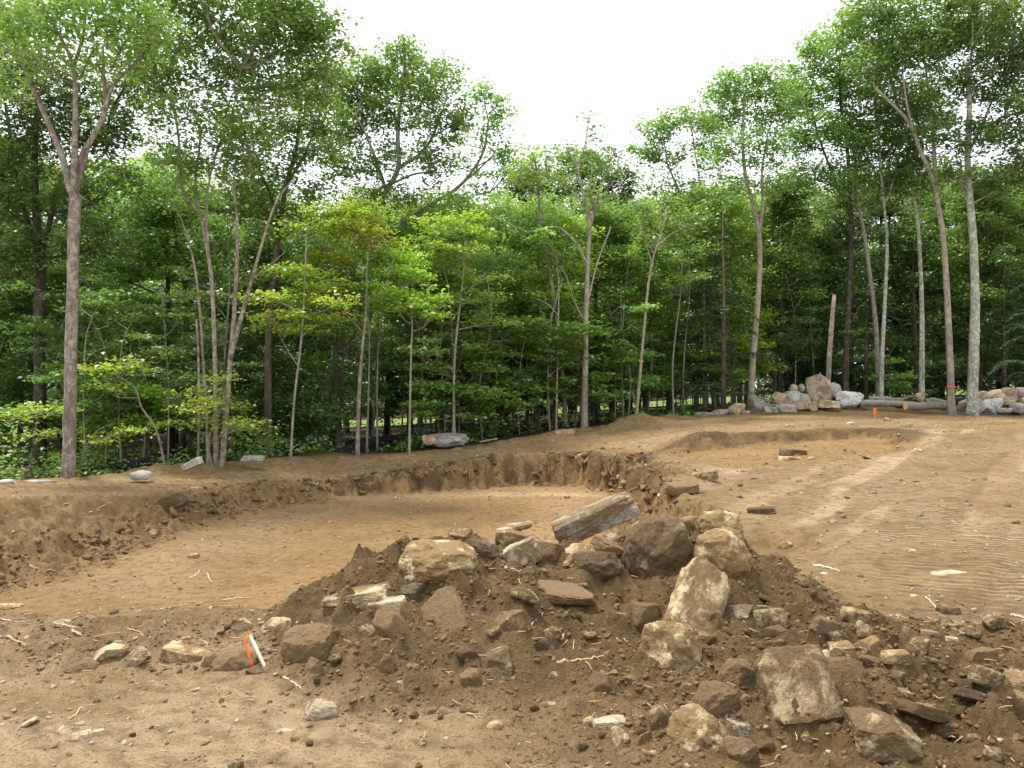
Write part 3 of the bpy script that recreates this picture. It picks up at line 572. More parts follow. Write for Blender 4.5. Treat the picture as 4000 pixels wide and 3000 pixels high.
G1 = 'boulders of the dirt heap'; G2 = 'stones of the rubble apron'; G3 = 'stones along the near rim'; G4 = 'boulders of the far pile'
G5 = 'boulders of the pile beside the logs'; G6 = 'boulders along the forest edge'; G7 = 'stones on the tracked earth'; G8 = 'stones in the dug bank'
for r in [
    # the heap
    (1286, 1119, 196, 56, 23, 'beam', 's', 'long thick slab propped up at a slant on the crest of the heap', G1),
    (1423, 1186, 152, 136, 0, 'round', 'm', 'largest mud-caked boulder, set just right of the propped slab'.replace('right of', 'beside'), G1),
    (1552, 1136, 92, 62, -4, 'round', 't', 'golden tan boulder lying on top of a wider squarish block', G1),
    (1562, 1203, 118, 110, 4, 'round', 't', 'wide squarish tan block with a pale worn top, under the golden boulder', G1),
    (1508, 1304, 108, 186, -34, 'panel', 't', 'big flat mud-smeared slab leaning on the front of the heap', G1),
    (1450, 1412, 130, 120, 0, 'round', 't', 'round yellowish boulder at the foot of the leaning flat slab', G1),
    (1287, 1224, 108, 62, 0, 'round', 'd', 'dark oval boulder below the propped slab', G1),
    (1316, 1184, 80, 30, -24, 'slab', 'g', 'small grey slab tipped over the dark oval boulder', G1),
    (1234, 1200, 108, 40, 28, 'wedge', 't', 'pale pointed stone slanting up beside the small grey slab', G1),
    (1119, 1204, 96, 56, 28, 'slab', 'c', 'cream flat boulder sloping up behind the pale roots', G1),
    (1109, 1174, 76, 60, 0, 'block', 't', 'brown tan block behind the cream flat boulder', G1),
    (1180, 1198, 78, 52, 8, 'block', 'd', 'dark angular boulder between cream boulder and pointed stone', G1),
    (1377, 1227, 38, 66, 5, 'block', 't', 'narrow upright tan stone against the largest boulder', G1),
    (1329, 1164, 48, 48, 10, 'wedge', 't', 'tan stone wedged under the propped slab', G1),
    (1483, 1143, 54, 52, 0, 'block', 't', 'pale tan stone resting behind the largest muddy boulder', G1),
    (1218, 1280, 134, 60, -6, 'plate', 'm', 'dirt-covered flat ledge stone in the middle of the heap face', G1),
    (1397, 1330, 62, 54, 0, 'block', 'm', 'muddy block tucked between ledge stone and leaning slab', G1),
    (1599, 1324, 62, 36, 10, 'wedge', 'g', 'dark and white broken rock beyond the leaning slab', G1),
    (1121, 1137, 62, 28, 10, 'plate', 'g', 'thin grey stone on the back edge of the heap', G1),
    (1040, 1186, 80, 42, -5, 'block', 'd', 'dark boulder at the left shoulder between two tan ones'.replace('at the left shoulder ', ''), G1),
    (948, 1213, 164, 80, -4, 'round', 't', 'broad tan boulder with a bright patch overhanging the pit side of the heap', G1),
    (880, 1254, 40, 20, 15, 'wedge', 'c', 'small cream stone tucked below the broad overhanging boulder', G1),
    (892, 1278, 64, 36, 10, 'block', 'd', 'shadowed dark stone beneath the broad overhanging boulder', G1),
    (776, 1294, 146, 38, 9, 'slab', 't', 'long low tan boulder like a loaf on the pit side', G1),
    (838, 1314, 82, 38, 10, 'slab', 'c', 'whitish flat stone standing behind the muddy wedge', G1),
    (846, 1352, 62, 84, 28, 'wedge', 'm', 'muddy wedge stone leaning in front of the whitish flat stone', G1),
    (876, 1330, 30, 66, 8, 'block', 't', 'slim tan stone between the muddy wedge and the soil face', G1),
    (668, 1402, 110, 88, 0, 'round', 'm', 'rounded mud-coated boulder at the stake end of the heap', G1),
    (599, 1354, 58, 36, 0, 'round', 't', 'mossy brown tan stone beyond the survey stake', G1),
    (768, 1256, 40, 32, 0, 'wedge', 'd', 'dark muddy stone with a twig standing at the pit edge', G1),
    (728, 1372, 30, 30, 0, 'round', 'd', 'dark lump of stone behind the rounded mud-coated boulder', G1),
    (1033, 1220, 48, 26, -20, 'wedge', 't', 'tan stone by the forked pale root', G1),
    (678, 1446, 42, 50, 5, 'wedge', 'm', 'greyish stone leaning on the rounded mud-coated boulder', G1),
    (837, 1443, 40, 54, 10, 'round', 'd', 'dark egg-shaped stone bedded in the heap face', G1),
    (1070, 1438, 76, 58, 15, 'block', 'm', 'smooth dusty block bedded halfway up the heap face', G1),
    (1020, 1467, 44, 44, 20, 'wedge', 'm', 'muddy angular stone beside the smooth dusty block', G1),
    (1180, 1395, 54, 44, 15, 'wedge', 'd', 'dark angular stone under the overhang of the heap face', G1),
    (1108, 1345, 70, 50, 20, 'block', 'm', 'earth-coloured block just below the crest of the soil face', G1),
    (960, 1330, 95, 120, 30, 'face', 'm', 'tall earth-coloured slab face beneath the broad overhanging boulder', G1),
    (693, 1539, 68, 50, -15, 'round', 'c', 'speckled white and tan stone at the toe of the heap', G2),
    (862, 1488, 24, 34, 5, 'block', 't', 'small upright tan stone below the dark egg-shaped one', G2),
    (807, 1511, 21, 19, 0, 'round', 't', 'little round tan stone on the toe of the heap', G2),
    (930, 1535, 27, 21, 10, 'plate', 'g', 'little grey flat stone on the toe of the heap', G2),
    (958, 1541, 26, 22, -20, 'wedge', 't', 'little three-cornered tan stone on the toe of the heap', G2),
    (1068, 1571, 40, 28, 8, 'round', 'o', 'orange tan cobble at the toe of the heap', G2),
    (1098, 1569, 32, 22, 0, 'round', 'm', 'muddy cobble touching the orange tan one', G2),
    (1298, 1483, 54, 48, -20, 'block', 'm', 'angular muddy tan stone below the root on the heap face', G2),
    (1315, 1452, 40, 16, 0, 'plate', 't', 'thin tan flake lying above the angular muddy stone', G2),
    (1290, 1508, 40, 14, -8, 'plate', 'm', 'thin muddy flake lying under the angular muddy stone', G2),
    (1364, 1473, 35, 29, 0, 'block', 'm', 'muddy lump beside the round yellowish boulder', G2),
    (1546, 1523, 100, 82, 0, 'round', 'm', 'smooth rounded grey-brown boulder low on the rubble', G2),
    (1595, 1462, 76, 72, -30, 'round', 'm', 'crusted earth-brown block above the smooth grey-brown boulder', G2),
    (1504, 1587, 128, 96, -38, 'round', 't', 'knobbly yellow tan boulder lying aslant at the bottom of the rubble', G2),
    (1427, 1557, 56, 74, 10, 'wedge', 'm', 'upright muddy stone leaning on the knobbly yellow boulder', G2),
    (1317, 1565, 68, 26, 3, 'slab', 'c', 'pale flat cobble balanced on a cream angular stone', G2),
    (1342, 1596, 46, 48, 15, 'wedge', 'c', 'cream angular stone under the pale flat cobble', G2),
    (1271, 1562, 32, 23, 20, 'round', 'o', 'orange brown cobble beside the pale flat cobble', G2),
    (1422, 1603, 42, 22, 28, 'slab', 'c', 'cream flake tilted beside the knobbly yellow boulder', G2),
    (1392, 1598, 30, 40, -10, 'wedge', 'm', 'muddy shard behind the cream flake', G2),
    (1422, 1628, 76, 18, -9, 'plate', 'g', 'thin grey plate jutting out with shade beneath', G2),
    (1617, 1574, 104, 50, -8, 'slab', 'g', 'smooth grey flat boulder beside the knobbly yellow one', G2),
    (1612, 1521, 25, 40, 0, 'round', 't', 'small upright tan stone against the smooth grey-brown boulder', G2),
    (1485, 1486, 32, 24, 0, 'block', 'm', 'small muddy block under the round yellowish boulder', G2),
    (1183, 1538, 40, 42, 0, 'face', 't', 'tan triangular plate standing in the soil of the toe', G2),
    (1194, 1463, 23, 21, 0, 'block', 'g', 'small pale grey cube-like stone on the soil face', G2),
    (1602, 1624, 66, 56, 10, 'block', 'm', 'muddy block below the smooth grey flat boulder', G2),
    (1722, 1484, 150, 150, 6, 'panel', 'm', 'wide grey slab caked in soil, lying tilted in the rubble', G2),
    (1824, 1466, 78, 96, -20, 'face', 'm', 'buried muddy slab next to the wide grey slab', G2),
    (1906, 1596, 136, 96, -4, 'block', 'm', 'large five-sided dirt-crusted block low in the rubble', G2),
    (1851, 1333, 60, 30, -12, 'slab', 't', 'tan slab with dark underside at the top of the rubble', G2),
    (1782, 1362, 64, 50, -20, 'block', 'm', 'muddy block with pale sticks lying on it', G2),
    (1672, 1397, 62, 36, 15, 'wedge', 'd', 'dark tilted stone just above the wide grey slab', G2),
    (1785, 1418, 30, 27, 15, 'round', 'c', 'small pale cobble on the upper corner of the wide grey slab', G2),
    (1821, 1407, 54, 36, 8, 'block', 't', 'brown brick-shaped stone beside the small pale cobble', G2),
    (1874, 1401, 58, 30, 24, 'slab', 't', 'tan slab tipped up beside the brick-shaped stone', G2),
    (1933, 1421, 60, 25, 3, 'slab', 't', 'low tan slab beyond the tipped-up tan slab', G2),
    (1744, 1407, 44, 22, -10, 'wedge', 'c', 'cream chip behind the wide grey slab', G2),
    (1880, 1432, 52, 26, -12, 'wedge', 'm', 'flat brown chip below the tipped-up tan slab', G2),
    (2008, 1371, 38, 18, -5, 'slab', 'c', 'pale slab-like cobble among the upper rubble', G2),
    (2052, 1383, 35, 18, -8, 'slab', 'c', 'oval cream cobble among the upper rubble', G2),
    (1962, 1364, 26, 18, -20, 'slab', 'm', 'brown cobble beside the pale slab-like cobble', G2),
    (2118, 1418, 64, 36, 6, 'block', 'm', 'brown block casting a dark hollow at the rubble crest', G2),
    (2188, 1471, 84, 50, -6, 'block', 't', 'two-toned tan boulder on the far flank of the rubble', G2),
    (2200, 1508, 40, 30, -20, 'round', 't', 'tan cobble under the two-toned boulder', G2),
    (2150, 1488, 44, 26, -25, 'round', 'm', 'muddy cobble sunk beside the two-toned boulder', G2),
    (1997, 1543, 54, 52, 0, 'wedge', 'o', 'orange brown stone above the five-sided block', G2),
    (1940, 1491, 54, 26, -15, 'plate', 'g', 'pale grey plate half buried under a stick', G2),
    (1735, 1252, 42, 28, 10, 'block', 't', 'tan stone at the border of the tracked ground', G2),
    (2049, 1319, 50, 26, -8, 'round', 'm', 'earth-covered hump of stone on the upper rubble', G2),
    (1637, 1285, 62, 22, -18, 'plate', 'm', 'flat brown flake beyond the squarish tan block', G2),
    (1705, 1361, 28, 14, 10, 'plate', 'c', 'small white flake beside a pale stick', G2),
    (1648, 1330, 22, 18, 0, 'wedge', 'c', 'small cream chip beside the dark and white broken rock', G2),
    (2190, 1600, 50, 30, 0, 'round', 'm', 'muddy cobble low on the rubble flank', G2),
    (1745, 1600, 40, 22, -60, 'slab', 'g', 'small grey prism under the wide grey slab', G2),
    # near rim
    (160, 1350, 88, 18, -8, 'plate', 'c', 'long cream flagstone lying on the near rim', G3),
    (240, 1412, 82, 40, 18, 'wedge', 't', 'tan boulder with dark undercut on the near rim', G3),
    (284, 1431, 70, 32, 40, 'slab', 'c', 'bright whitish stone leaning against the undercut boulder', G3),
    (400, 1420, 96, 40, -14, 'slab', 't', 'long tan boulder half sunk in the near rim', G3),
    (452, 1430, 38, 42, 0, 'round', 't', 'rounded tan stone between two longer ones', G3),
    (512, 1431, 92, 54, 0, 'round', 'm', 'smooth earth-tan boulder at the foot of the survey stake', G3),
    (520, 1354, 50, 42, 0, 'wedge', 't', 'rough tan stone behind the survey stake', G3),
    (190, 1442, 80, 30, -6, 'round', 'm', 'low hump of buried tan stone on the near rim', G3),
    (52, 1566, 64, 22, 28, 'plate', 'c', 'cream diamond-shaped stone in the flattened soil', G3),
    (137, 1581, 40, 24, 38, 'wedge', 'c', 'cream wedge stone in the flattened soil', G3),
    (170, 1595, 52, 24, 10, 'round', 'c', 'oval white stone beside the cream wedge', G3),
    (205, 1582, 44, 14, 10, 'plate', 'c', 'pale flake trailing from the oval white stone', G3),
    (44, 1646, 54, 18, 12, 'plate', 'c', 'pale flat stone at the bottom of the flattened soil', G3),
    (412, 1494, 46, 14, 15, 'plate', 'c', 'thin pale stone pressed into the flattened soil below the rim', G3),
    (612, 1579, 62, 14, 4, 'plate', 'c', 'pale streak of stone pressed into the soil before the heap', G3),
    (16, 1311, 62, 18, 0, 'plate', 't', 'flat tan stone among roots on the near rim', G3),
    (258, 1384, 36, 16, 5, 'plate', 'c', 'cream chip behind the undercut boulder', G3),
    (552, 1453, 42, 18, 0, 'wedge', 'd', 'dark stone beneath the leaning survey stake', G3),
    (200, 1336, 32, 12, -20, 'plate', 'g', 'grey sliver of stone beyond the cream flagstone', G3),
    (62, 1555, 20, 12, 0, 'round', 'm', 'muddy pebble beside the cream diamond-shaped stone', G3),
    (75, 1568, 8, 6, 0, 'round', 'm', 'tiny clod-like pebble beside the diamond-shaped stone', G3),
    # pit and its banks
    (385, 1211, 44, 15, -4, 'plate', 'c', 'whitish flat stone on the dark patch of the pit floor', G8),
    (418, 1204, 24, 18, -10, 'wedge', 't', 'tan stone beside the whitish one on the pit floor', G8),
    (365, 1088, 84, 34, 24, 'slab', 'd', 'dark boulder sticking out of the pit bank', G8),
    (328, 1154, 24, 18, 0, 'round', 'c', 'cream stone at the foot of the pit bank', G8),
    (316, 1168, 16, 14, 0, 'wedge', 'd', 'dark stone fallen at the foot of the pit bank', G8),
    (424, 1054, 22, 11, 0, 'plate', 'c', 'cream stone on the rim above the pit bank', G8),
    (676, 1044, 26, 13, -8, 'plate', 'c', 'cream angular slab on the lip of the dark topsoil bank', G8),
    (798, 1053, 36, 24, 0, 'block', 'm', 'square brown stone set in the dark topsoil bank', G8),
    (1032, 1004, 14, 12, 0, 'block', 'd', 'brown stone perched on the track above the bank', G8),
    (1251, 990, 22, 22, 0, 'round', 'o', 'round orange tan cobble in the dark bank', G8),
    (1225, 1074, 14, 9, 0, 'round', 't', 'tan cobble on the floor at the far bank', G8),
    (1712, 978, 56, 17, -2, 'slab', 'd', 'dark long block in the shallow second cut', G8),
    (1703, 991, 56, 10, -2, 'slab', 't', 'tan ledge in front of the dark long block', G8),
    (1522, 1029, 58, 24, 4, 'slab', 't', 'tan boulder half buried by the pit corner', G8),
    (1472, 1057, 76, 32, 4, 'block', 'm', 'muddy boulder with a hollow beneath by the pit corner', G8),
    (1434, 1072, 28, 16, 0, 'wedge', 'c', 'white stone in front of the muddy hollow boulder', G8),
    (1645, 1104, 60, 17, 2, 'slab', 'd', 'dark brown flat stone at the edge of the tracked field', G7),
    (1534, 1107, 30, 8, 0, 'plate', 'c', 'cream flake behind the golden boulder', G7),
    (1697, 1178, 34, 20, 0, 'block', 't', 'pair-like tan block on the tracked field margin', G7),
    (1834, 977, 30, 12, -8, 'slab', 't', 'tan stone with dark side in the shallow cut margin', G7),
    (1874, 990, 22, 9, -24, 'plate', 'd', 'dark flake standing up in the shallow cut margin', G7),
    (1915, 907, 16, 10, 0, 'round', 't', 'tan cobble behind the far orange stake', G7),
    # forest edge
    (304, 1026, 46, 18, 0, 'round', 'G', 'rounded grey boulder beside the black silt fence', G6),
    (416, 1003, 46, 18, 28, 'slab', 'G', 'grey slab tilted up at the foot of the woods', G6),
    (546, 990, 54, 12, 0, 'slab', 'l', 'low mossy grey rock at the foot of the woods', G6),
    (965, 949, 100, 28, 2, 'round', 'G', 'big grey layered boulder on the crest before the hemlocks', G6),
    (928, 948, 30, 22, 15, 'wedge', 'T', 'tan flank stone against the big layered boulder', G6),
    (937, 953, 16, 11, 0, 'round', 'T', 'round tan stone in front of the big layered boulder', G6),
    (1055, 951, 42, 10, 10, 'plate', 'G', 'thin grey slab beyond the big layered boulder', G6),
    (1219, 934, 46, 13, 6, 'slab', 'T', 'pale tan slab on the crest below the pinkish bare-limbed tree', G6),
    (87, 1041, 64, 8, 0, 'slab', 'G', 'low grey rock strip beside the tan forked trunk', G6),
    (14, 1041, 34, 12, 0, 'round', 'G', 'dark grey rock in the weeds at the wood margin', G6),
    # far pile
    (1520, 899, 44, 18, 0, 'slab', 'G', 'low grey boulder at the thin end of the far pile', G4),
    (1556, 892, 40, 21, 30, 'wedge', 'G', 'whitish grey boulder leaning at the thin end of the far pile', G4),
    (1590, 885, 40, 30, 0, 'wedge', 'T', 'tan pyramid-shaped boulder in the far pile', G4),
    (1639, 876, 46, 40, 8, 'block', 'G', 'pale grey upright block next to the tan pyramid', G4),
    (1684, 860, 36, 30, 12, 'block', 'T', 'tan boulder leaning on the upper far pile', G4),
    (1713, 859, 44, 30, 0, 'round', 'l', 'lichen-spotted grey boulder in the middle of the far pile', G4),
    (1737, 863, 30, 24, 0, 'round', 'G', 'small grey boulder between lichen-spotted and tallest ones', G4),
    (1688, 882, 60, 20, 0, 'slab', 'G', 'flat grey slab along the base of the far pile', G4),
    (1733, 876, 42, 18, 6, 'slab', 'T', 'tan flat boulder along the base of the far pile', G4),
    (1770, 843, 60, 66, 4, 'round', 'T', 'tallest brown boulder standing on the far pile', G4),
    (1799, 844, 34, 34, -10, 'round', 'G', 'grey boulder pressed behind the tallest brown one', G4),
    (1714, 838, 18, 16, 0, 'round', 'T', 'small tan boulder on top of the far pile', G4),
    (1731, 837, 15, 16, 0, 'round', 'G', 'small grey boulder on top of the far pile', G4),
    (1834, 863, 56, 36, -3, 'block', 'l', 'squat grey boulder with green lichen ending the far pile', G4),
    (1788, 873, 48, 17, 0, 'slab', 'T', 'low brown slab beneath the tallest boulder', G4),
    (1756, 877, 19, 20, 0, 'round', 'T', 'brown round stone at the base of the tallest boulder', G4),
    (1660, 884, 20, 14, 0, 'wedge', 'G', 'small grey stone beside the pale upright block', G4),
    (1612, 892, 22, 10, 0, 'wedge', 'T', 'small tan stone at the foot of the pyramid boulder', G4),
    # pile beside the logs
    (2098, 876, 42, 32, 20, 'block', 'G', 'grey boulder leaning at the log end of the stone pile', G5),
    (2138, 877, 48, 30, 10, 'block', 'l', 'lichen-white boulder at the base of the stone pile', G5),
    (2168, 886, 36, 10, 0, 'slab', 'G', 'thin grey slab along the base of the stone pile', G5),
    (2200, 881, 38, 22, 0, 'round', 'G', 'round grey boulder at the base of the stone pile', G5),
    (2122, 856, 28, 22, 0, 'round', 'T', 'tan boulder above the leaning grey one', G5),
    (2154, 854, 38, 24, 15, 'block', 'T', 'tan squarish boulder high on the stone pile', G5),
    (2177, 861, 36, 16, 0, 'slab', 'G', 'flat grey boulder under the topmost stones', G5),
    (2178, 846, 32, 18, 0, 'round', 'T', 'orange tan boulder crowning the stone pile', G5),
    (2204, 847, 26, 20, 0, 'round', 'G', 'grey boulder crowning the stone pile', G5),
    (2176, 870, 32, 11, 0, 'slab', 'T', 'thin brown slab inside the stone pile', G5),
    (2208, 864, 24, 15, 0, 'round', 'T', 'tan round boulder inside the stone pile', G5),
    (1984, 857, 20, 18, 0, 'wedge', 'T', 'lone tan stone behind the felled logs', G5),
]:
    px, py, wp, hp, roll, kind, mat, label, grp = r
    d = None
    if grp == G1 and py < 1260 and 1000 < px < 1600: d = min(hit(px, py + 0.34 * hp), 6.05 + 0.25 * (px - 1000) / 600 + (1240 - py) * 0.004)
    if grp == G1 and px < 1000 and py < 1320: d = min(hit(px, py + 0.34 * hp), 6.35)
    if grp == G4: d = 32.0 - (880 - py) * -0.035
    if grp == G5: d = 32.6 + (880 - py) * 0.03
    if py < 870 and grp == G5: d = 33.2
    rock(px, py, wp, hp, roll, kind, mat, label, grp, d)
# stones that only their place tells apart
for px, py in [(1836, 915), (1705, 920), (1962, 920), (1982, 973), (1752, 991), (1628, 1033), (1600, 1018), (1962, 1190), (1596, 1074), (1940, 1035), (2090, 1090), (1780, 1240), (2052, 1238), (1975, 1288), (1800, 1003), (1770, 1170)]:
    sz = {2052: (92, 16), 1962: (30 if py > 1000 else 13, 11), 1836: (18, 8), 1705: (21, 9)}.get(px, (18, 8))
    rock(px, py, sz[0], sz[1], 3, 'plate' if sz[0] > 40 else 'round', 'c', 'pale cream stone lying loose on the tracked open field', 'loose pale stones on the field', name='stone')
for px, py in [(1338, 1030), (1350, 1040), (1326, 1036), (1332, 1050), (1342, 1056), (1322, 1060), (1348, 1066), (1336, 1070), (1318, 1044)]:
    rock(px, py, 16, 9, (px * 7) % 50 - 25, 'wedge', 'c' if py % 4 else 't', 'pale cobble in the little spill at the pit corner', 'cobbles spilled at the pit corner', name='stone')

def collar(p):
    p = np.asarray(p, float).reshape(-1, 2); add = np.zeros(len(p)); wob = 1 + 0.45 * fbm(p * 7, 3, 44)
    for x, y, rx, ry, h in COLLARS:
        m = (np.abs(p[:, 0] - x) < 1.8 * rx) & (np.abs(p[:, 1] - y) < 1.8 * ry)
        d = np.hypot((p[m, 0] - x) / rx, (p[m, 1] - y) / ry) * wob[m]; add[m] = np.maximum(add[m], h * (1 - sstep(0.75, 1.5, d)))
    return add
def bank_soil():
    me = bpy.data.objects['ground'].data; n = len(me.vertices); co = np.empty(n * 3, np.float32); me.vertices.foreach_get('co', co); co = co.reshape(-1, 3)
    idx = np.where((co[:, 1] > 2.5) & (co[:, 1] < 9.5) & (np.abs(co[:, 0]) < 7))[0]
    co[idx, 2] += collar(co[idx, :2]); me.vertices.foreach_set('co', co.ravel()); me.update()
# scattered stones, one object each, mesh shared within a size class
def scatter_pts(n, seed, ylo, yhi, power=1.0, half=0.66):
    rng = np.random.default_rng(seed); y = ylo * (yhi / ylo) ** rng.random(n); x = (rng.uniform(-half, half, n)) * (y + 0.6)
    return np.c_[x, y], rng
def stone_bank():
    out = {}
    for key, mats in (('pale', 'rock_cream'), ('tan', 'rock_tan'), ('mud', 'rock_muddy'), ('grey', 'rock_grey')):
        L = []
        for k in range(4):
            rng = np.random.default_rng(900 + k * 7 + len(key)); kind = ['round', 'block', 'wedge', 'plate'][k]
            v = rock_verts(rng, kind, 3) * np.array([1, 0.8, [0.7, 0.7, 0.7, 0.3][k]])
            me = mesh_np('small_stone', v, None, ico(3)[1]); me.set_sharp_from_angle(angle=math.radians(35)); me.materials.append(MAT[mats]); L.append(me)
        out[key] = L
    return out
BANK = stone_bank()
def scatter_stones(n, seed, ylo, yhi, cond, smin_, smax_, keys, label, group, marks):
    pts, rng = scatter_pts(n * 6, seed, ylo, yhi); z = zones(pts); ok = cond(pts, z, rng); pts = pts[ok][:n]; h = height(pts) + collar(pts)
    for (x, y), zz in zip(pts, h):
        kk = keys[rng.integers(len(keys))]; ks = rng.integers(4); me = BANK[kk][ks]
        o = bpy.data.objects.new('small_stone', me); COL.objects.link(o)
        s = smin_ * (smax_ / smin_) ** (rng.random() ** 1.7)
        o.scale = (s, s * rng.uniform(0.8, 1.2), s * rng.uniform(0.7, 1.1)); o.location = (x, y, zz + 0.12 * s)
        o.rotation_euler = (rng.uniform(-.4, .4), rng.uniform(-.4, .4), rng.uniform(0, 6.28))
        near = min(marks, key=lambda m: (m[0] - x) ** 2 + (m[1] - y) ** 2)[2]
        tag(o, 'small %s %s %s, near %s' % (dict(pale='cream', tan='tan', mud='mud-brown', grey='grey')[kk], ['rounded stone', 'blocky stone', 'wedge-shaped stone', 'flat stone'][ks], label, near), 'stone', group)
MH = [(*P(a, c, d)[:2], n) for a, c, d, n in ((1284, 1125, 6.3, 'the propped slab'), (948, 1215, 6.3, 'the broad overhanging boulder'), (668, 1400, 5.3, 'the rounded muddy boulder'), (837, 1443, 5, 'the dark egg-shaped stone'), (1070, 1438, 5, 'the smooth dusty block'),
    (1450, 1412, 5, 'the round yellowish boulder'), (1722, 1486, 4.6, 'the wide grey slab'), (1906, 1596, 4, 'the five-sided block'), (1504, 1587, 4, 'the knobbly yellow boulder'), (693, 1539, 4.2, 'the speckled white stone'), (2188, 1471, 4.6, 'the two-toned boulder'))]
MP = [(*P(a, c, d)[:2], n) for a, c, d, n in ((385, 1211, 12.4, 'the dark patch of floor'), (776, 1294, 9, 'the loaf-like boulder'), (1340, 1050, 20, 'the cobble spill'), (850, 1080, 19, 'the dark topsoil bank'))]
MF = [(*P(a, c, d)[:2], n) for a, c, d, n in ((1890, 914, 24, 'the far orange stake'), (1712, 978, 20, 'the dark long block'), (1490, 1050, 14, 'the pit corner'), (1645, 1103, 11, 'the dark flat stone'), (1560, 1200, 7, 'the squarish tan block'), (2140, 890, 30, 'the stone pile'))]
MB_ = [(*P(a, c, d)[:2], n) for a, c, d, n in ((304, 1026, 20, 'the rounded grey boulder'), (365, 1090, 15, 'the boulder in the bank'), (676, 1044, 20, 'the cream angular slab'), (966, 950, 25, 'the big layered boulder'), (1251, 990, 22, 'the orange cobble in the bank'), (1390, 910, 28, 'the crest hump'), (60, 1150, 11, 'the fallen roots'))]
MR = [(*P(a, c, d)[:2], n) for a, c, d, n in ((160, 1350, 5.6, 'the cream flagstone'), (284, 1431, 5, 'the bright leaning stone'), (540, 1430, 5, 'the leaning survey stake'), (170, 1595, 3.8, 'the oval white stone'), (612, 1579, 3.9, 'the pale pressed streak'))]
scatter_stones(26, 8, 3.5, 6.4, lambda p, z, r: (z['mp'] > 0.55) | ((p[:, 0] > 1.2) & (p[:, 1] < 5.4) & (p[:, 0] < 4.2)), 0.13, 0.24, ['mud', 'tan', 'mud', 'tan'], 'bedded in the heap', 'middling stones in the heap', MH)
scatter_stones(170, 1, 3.3, 6.6, lambda p, z, r: (z['mp'] > 0.05) | ((p[:, 0] > 0.9 - 0.9 * (4.2 - p[:, 1])) & (p[:, 0] > 0.1) & (p[:, 1] < 5.6) & (p[:, 0] < 4.5)), 0.04, 0.14, ['mud', 'tan', 'tan', 'mud', 'grey'], 'in the rubble of the heap', 'small stones in the heap rubble', MH)
scatter_stones(50, 2, 9.0, 22, lambda p, z, r: z['dp'] < -0.3, 0.04, 0.13, ['pale', 'tan', 'pale'], 'on the pit floor', 'small stones on the pit floor', MP)
scatter_stones(60, 3, 7.0, 30, lambda p, z, r: (z['field'] > 0.3) | ((p[:, 0] > 2.5) & (z['dp'] > 0.2) & (z['forest'] < .1)), 0.04, 0.13, ['pale', 'tan', 'pale'], 'on the open field', 'small stones on the field', MF)
scatter_stones(60, 4, 11, 26, lambda p, z, r: (z['dp'] > 0) & (z['dp'] < 3.5) & (p[:, 0] < 4) & (p[:, 1] > 11), 0.05, 0.18, ['pale', 'tan', 'mud', 'grey'], 'beyond the pit', 'small stones on the far bank', MB_)
scatter_stones(34, 5, 3.4, 6.5, lambda p, z, r: (p[:, 0] < -0.4) & (z['mp'] < 0.1) & (z['dp'] > 0.3) & ((p[:, 1] > 4.6) | (r.random(len(p)) < 0.35)), 0.03, 0.09, ['tan', 'mud', 'mud', 'pale'], 'on the near rim', 'small stones on the near rim', MR)

# clods and grit: nobody could count them
def clod_sources(name, mat, sub, seed):
    c = bpy.data.collections.new(name)
    for k in range(5):
        rng = np.random.default_rng(seed + k); v = rock_verts(rng, ['block', 'wedge', 'round', 'wedge', 'plate'][k], sub) * 2 * np.array([1, 0.75, 0.5]) * (1 + 0.16 * rng.standard_normal((len(ico(sub)[0]), 1)))
        me = mesh_np(name, v * 0.5, None, ico(sub)[1], smooth=False); me.materials.append(MAT[mat])
        c.objects.link(bpy.data.objects.new(name + '_source', me))
    return c
def gn_scatter(name, pts, scale, rng, coll, label, cat):
    me = bpy.data.meshes.new(name); me.from_pydata(pts.tolist(), [], [])
    a = me.attributes.new('sc', 'FLOAT', 'POINT'); a.data.foreach_set('value', scale.astype(np.float32))
    a = me.attributes.new('rot', 'FLOAT_VECTOR', 'POINT'); a.data.foreach_set('vector', (rng.uniform(-1, 1, (len(pts), 3)) * np.array([0.6, 0.6, 3.1])).astype(np.float32).ravel())
    o = bpy.data.objects.new(name, me); COL.objects.link(o)
    ng = bpy.data.node_groups.new(name, 'GeometryNodeTree')
    ng.interface.new_socket('Geometry', in_out='INPUT', socket_type='NodeSocketGeometry'); ng.interface.new_socket('Geometry', in_out='OUTPUT', socket_type='NodeSocketGeometry')
    gi = ng.nodes.new('NodeGroupInput'); go = ng.nodes.new('NodeGroupOutput'); ip = ng.nodes.new('GeometryNodeInstanceOnPoints')
    ci = ng.nodes.new('GeometryNodeCollectionInfo'); ci.inputs[0].default_value = coll; ci.inputs[1].default_value = True; ci.inputs[2].default_value = True
    n1 = ng.nodes.new('GeometryNodeInputNamedAttribute'); n1.data_type = 'FLOAT'; n1.inputs[0].default_value = 'sc'
    n2 = ng.nodes.new('GeometryNodeInputNamedAttribute'); n2.data_type = 'FLOAT_VECTOR'; n2.inputs[0].default_value = 'rot'
    L = ng.links.new
    L(gi.outputs[0], ip.inputs['Points']); L(ci.outputs[0], ip.inputs['Instance']); ip.inputs['Pick Instance'].default_value = True
    L(n2.outputs[0], ip.inputs['Rotation']); L(n1.outputs[0], ip.inputs['Scale']); L(ip.outputs[0], go.inputs[0])
    md = o.modifiers.new('scatter', 'NODES'); md.node_group = ng
    tag(o, label, cat, kind='stuff'); return o
